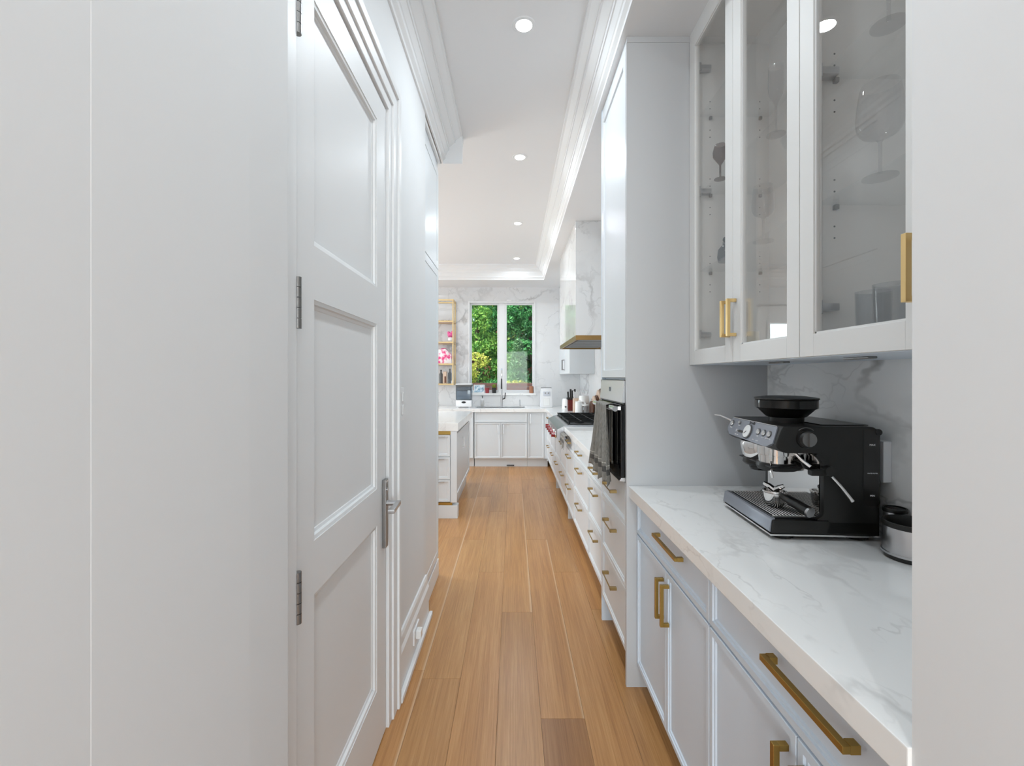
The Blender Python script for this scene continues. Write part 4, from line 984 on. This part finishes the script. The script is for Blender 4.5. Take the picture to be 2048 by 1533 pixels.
MB().prism([(-.12, 0), (.12, 0), (.115, .15), (.02, .245), (-.11, .235)], 'y', -.06, .06, .008).obj('body', pk, t, smooth=True)
MB().sph((-.02, 0, .245), .03, (1.6, 1, .6)).obj('bow', 'pink', t, smooth=True)
t = thing('plush_toy', 'small white plush toy with pink hood on the third gold shelf', 'toy', (-1.055, SY, sz[2]+.0125))
MB().sph((0, 0, .045), .045, (1, .8, 1)).obj('body', 'white', t, smooth=True)
MB().sph((0, 0, .12), .045, (1.1, .9, 1)).sph((-.03, 0, .16), .025).sph((.03, 0, .165), .025).obj('hood', 'pink', t, smooth=True)
MB().sph((-.016, -.042, .10), .006).sph((.016, -.042, .10), .006).obj('eyes', 'black', t)
t = thing('small_tray', 'small dark beaded tray on the fourth gold shelf', 'tray', (-1.13, SY, sz[3]+.0125))
mb = MB()
for i in range(6): mb.sph((-.06+i*.026, -.04, .010), .010)
mb.obj('beads', 'greyplas', t, smooth=True)

# ------------------------------------------------------------------ things on the worktop right of the far corner
def jar(name, x, y, r, h, m, lab, cat='jar', lid=None):
    t = thing(name, lab, cat, (x, y, CT))
    MB().lathe([(0, 0), (r*.95, 0), (r, .006), (r, h*.9), (r*.9, h), (0, h)], seg=24).obj('body', m, t, smooth=True)
    if lid: MB().lathe([(0, h), (r*.95, h), (r*.95, h+.015), (.012, h+.02), (.012, h+.035), (0, h+.036)], seg=24).obj('lid', lid, t, smooth=True)
    return t
t = thing('milk_jug', 'white round canister with small dark dial near the far corner', 'canister', (.835, 7.05, CT))
MB().lathe([(0, 0), (.068, 0), (.070, .02), (.062, .15), (.056, .158), (0, .16)], seg=28).obj('body', 'white', t, smooth=True)
MB().cyl((-.02, -.066, .035), (-.02, -.078, .035), .014).obj('dial', 'nickel', t)
t = thing('knife_block', 'dark red knife block holding black handled knives', 'knife block', (.860, 6.62, CT))
MB().box(-.058, -.05, 0, .055, .05, .165, .006).obj('block', 'blockred', t); MB().box(-.068, -.055, .165, .060, .055, .195, .004).obj('collar', 'black', t)
for i, (x, h, l) in enumerate(((-.045, .03, .09), (-.012, .05, .13), (.012, .04, .11), (.04, .05, .13))):
    MB().tube([(x, -.01*i, .19), (x*1.15, -.01*i, .19+l)], [.012, .014], 8).obj('knife_handle', 'black', t)
t = thing('knife_block', 'pale wooden knife block with white handled knives', 'knife block', (.885, 6.28, CT))
MB().box(-.045, -.05, 0, .045, .05, .20, .006).obj('block', 'ltwood', t)
for i in range(5):
    x = -.034+i*.017
    MB().tube([(x, -.02+.01*i, .20), (x*1.2, -.02+.01*i, .30-.012*(i % 2))], [.006, .008], 8).obj('knife_handle', 'whitep', t)
jar('utensil_crock', .955, 6.05, .070, .245, 'white', 'tall white ceramic utensil crock behind the cooktop', 'crock')
for i in range(4):
    o = MB().tube([(0, 0, 0), (.01*(i-1.5), 0, .07)], .005, 6).obj('spatula', 'whitep'); o.location = (.93+i*.018, 6.05, CT+.246); tag(o, 'white utensil handle in the tall crock, '+['leftmost', 'second from the left', 'third from the left', 'rightmost'][i], 'utensil', 'utensils in the tall crock')
jar('sugar_jar', .868, 5.88, .058, .160, 'white', 'rounded white ceramic jar beside the tall crock', 'jar', 'white')
jar('glass_jar', .935, 5.80, .045, .125, 'tumbler', 'small clear glass jar with white lid behind the cooktop', 'jar', 'white')
jar('paper_roll', .995, 6.20, .040, .20, 'white', 'upright white paper roll next to the cutting boards', 'paper roll')
for i, (x, h, m, lab) in enumerate(((.99, .20, 'white', 'white cutting board at the left of the standing boards'), (1.02, .185, 'dkwood', 'short dark wood cutting board in the row of boards'), (1.05, .25, 'ltwood', 'pale wood cutting board in the row of boards'),
                               (1.08, .26, 'dkwood', 'dark brown cutting board in the middle of the row'), (1.108, .33, 'ltwood', 'tall light cutting board in the row'), (1.134, .345, 'dkwood', 'tallest dark cutting board against the backsplash'))):
    o = MB().prism(rr([(0-.13, 0, .01), (.13, 0, .01), (.13, h*.8, .04), (.03, h, .02), (-.03, h, .02), (-.13, h*.8, .04)], .02), 'x', -.009, .009, .002).obj('cutting_board', m)
    o.location = (x, 5.765 if i == 0 else 5.84, CT); tag(o, lab, 'cutting board', 'cutting boards beside the cooktop')
    if i == 0: o.location = (1.065, 6.13, CT)

# ------------------------------------------------------------------ garden outside
gr = MB().box(-30, 7.95, -.6, 30, 60, -.3).obj('ground', 'soil'); gr['kind'] = 'structure'
bw = thing('garden_wall', 'low red brick garden wall just outside the window', 'wall', (-3.5, 8.95, -.3))
MB().box(0, .01, 0, 7, .20, 1.58).obj('mortar_core', 'mortar', bw)
bme = mesh_of(MB().box(0, 0, 0, .215, .22, .065, .003), 'brick')
for r_ in range(8):
    for k in range(14):
        o = inst('brick', bme, bw, (1.5+k*.225+(.112 if r_ % 2 else 0), 0, 1.0+r_*.075)); 
def tree(name, label, cat, x, y, clusters, m, n, size, trunk=None, seed=1):
    t = thing(name, label, cat, (x, y, -.3))
    leafobj('foliage', [leaves(n, c, r, size, seed*17+i) for i, (c, r) in enumerate(clusters)], m, t)
    if trunk:
        MB().tube(trunk[0], trunk[1], 10).obj('trunk', 'bark', t, smooth=True)
    return t
def blob(cx, cz, rx, rz, k, seed, ry=.8):
    rg = np.random.RandomState(seed); out = []
    for i in range(k):
        a = rg.uniform(-1, 1, 3)
        out.append(((cx+a[0]*rx, a[1]*ry, cz+a[2]*rz), (rg.uniform(.28, .5), rg.uniform(.28, .5), rg.uniform(.18, .34))))
    return out
tree('yellow_shrub', 'yellow green shrub at the left edge of the window view', 'shrub', -1.25, 10.4, blob(0, 1.5, .28, .75, 12, 3, .4), 'leaf_y', 420, .045, None, 2)
tree('leafy_tree', 'bright green leafy tree filling the left window pane', 'tree', -1.0, 12.2, blob(0, 2.9, 1.0, 1.6, 34, 4), 'leaf_a', 420, .055, ([(0, .2, 0), (.05, .2, 1.2), (0, .2, 3.5)], [.12, .10, .05]), 3)
tree('maple_tree', 'dense deep green tree filling the right window pane', 'tree', .35, 12.0, blob(.1, 3.3, .75, 1.25, 30, 5), 'leaf_b', 460, .055, ([(.25, .2, 0), (.35, .2, 1.6), (.15, .2, 2.4), (.1, .2, 4.5)], [.12, .10, .08, .04]), 4)
tree('small_conifer', 'small grey green conifer in the lower right window pane', 'conifer', .12, 10.5, [((0, 0, 1.1+i*.22), (.42-.05*i, .42-.05*i, .2)) for i in range(7)], 'leaf_g', 600, .035, None, 5)
tree('round_shrub', 'rounded fresh green shrub low in the left window pane', 'shrub', -.55, 10.5, blob(0, 1.35, .25, .35, 9, 7, .3), 'leaf_b', 420, .04, None, 6)
tree('yellow_shrub', 'pale yellow green shrub low in the right window pane, under the conifer', 'shrub', -.02, 10.0, blob(0, 1.25, .28, .22, 8, 8, .25), 'leaf_y', 380, .035, None, 7)
tree('russet_tree', 'reddish brown leafed tree glimpsed behind the green trees', 'tree', -.3, 14.5, blob(0, 2.2, 1.3, 1.0, 16, 9), 'leaf_r', 420, .07, None, 8)
tree('hedge_tree', 'tall green hedge tree closing the view behind the garden', 'tree', -1.5, 17, blob(0, 3.0, 3.5, 2.4, 60, 10, .8), 'leaf_a', 520, .17, None, 9)
tree('hedge_tree', 'tall deep green hedge tree at the right of the garden background', 'tree', 3.2, 16.5, blob(0, 3.0, 2.5, 2.6, 50, 11, .8), 'leaf_b', 520, .17, None, 10)
tree('hedge_tree', 'tall hedge tree outside the dining window', 'tree', -7.0, 14.5, blob(0, 1.8, 3.0, 1.6, 40, 12, .8), 'leaf_a', 330, .12, None, 11)
tree('hedge_tree', 'tall hedge tree far behind the middle of the garden', 'tree', .6, 20.5, blob(0, 3.0, 3.2, 2.6, 60, 13, .6), 'leaf_b', 420, .2, None, 12)
tree('garden_bush', 'deep green bush glimpsed right of the grey green conifer', 'bush', .78, 13.9, blob(-.30, 2.6, .55, .9, 20, 21, .3), 'leaf_b', 480, .09, None, 22)
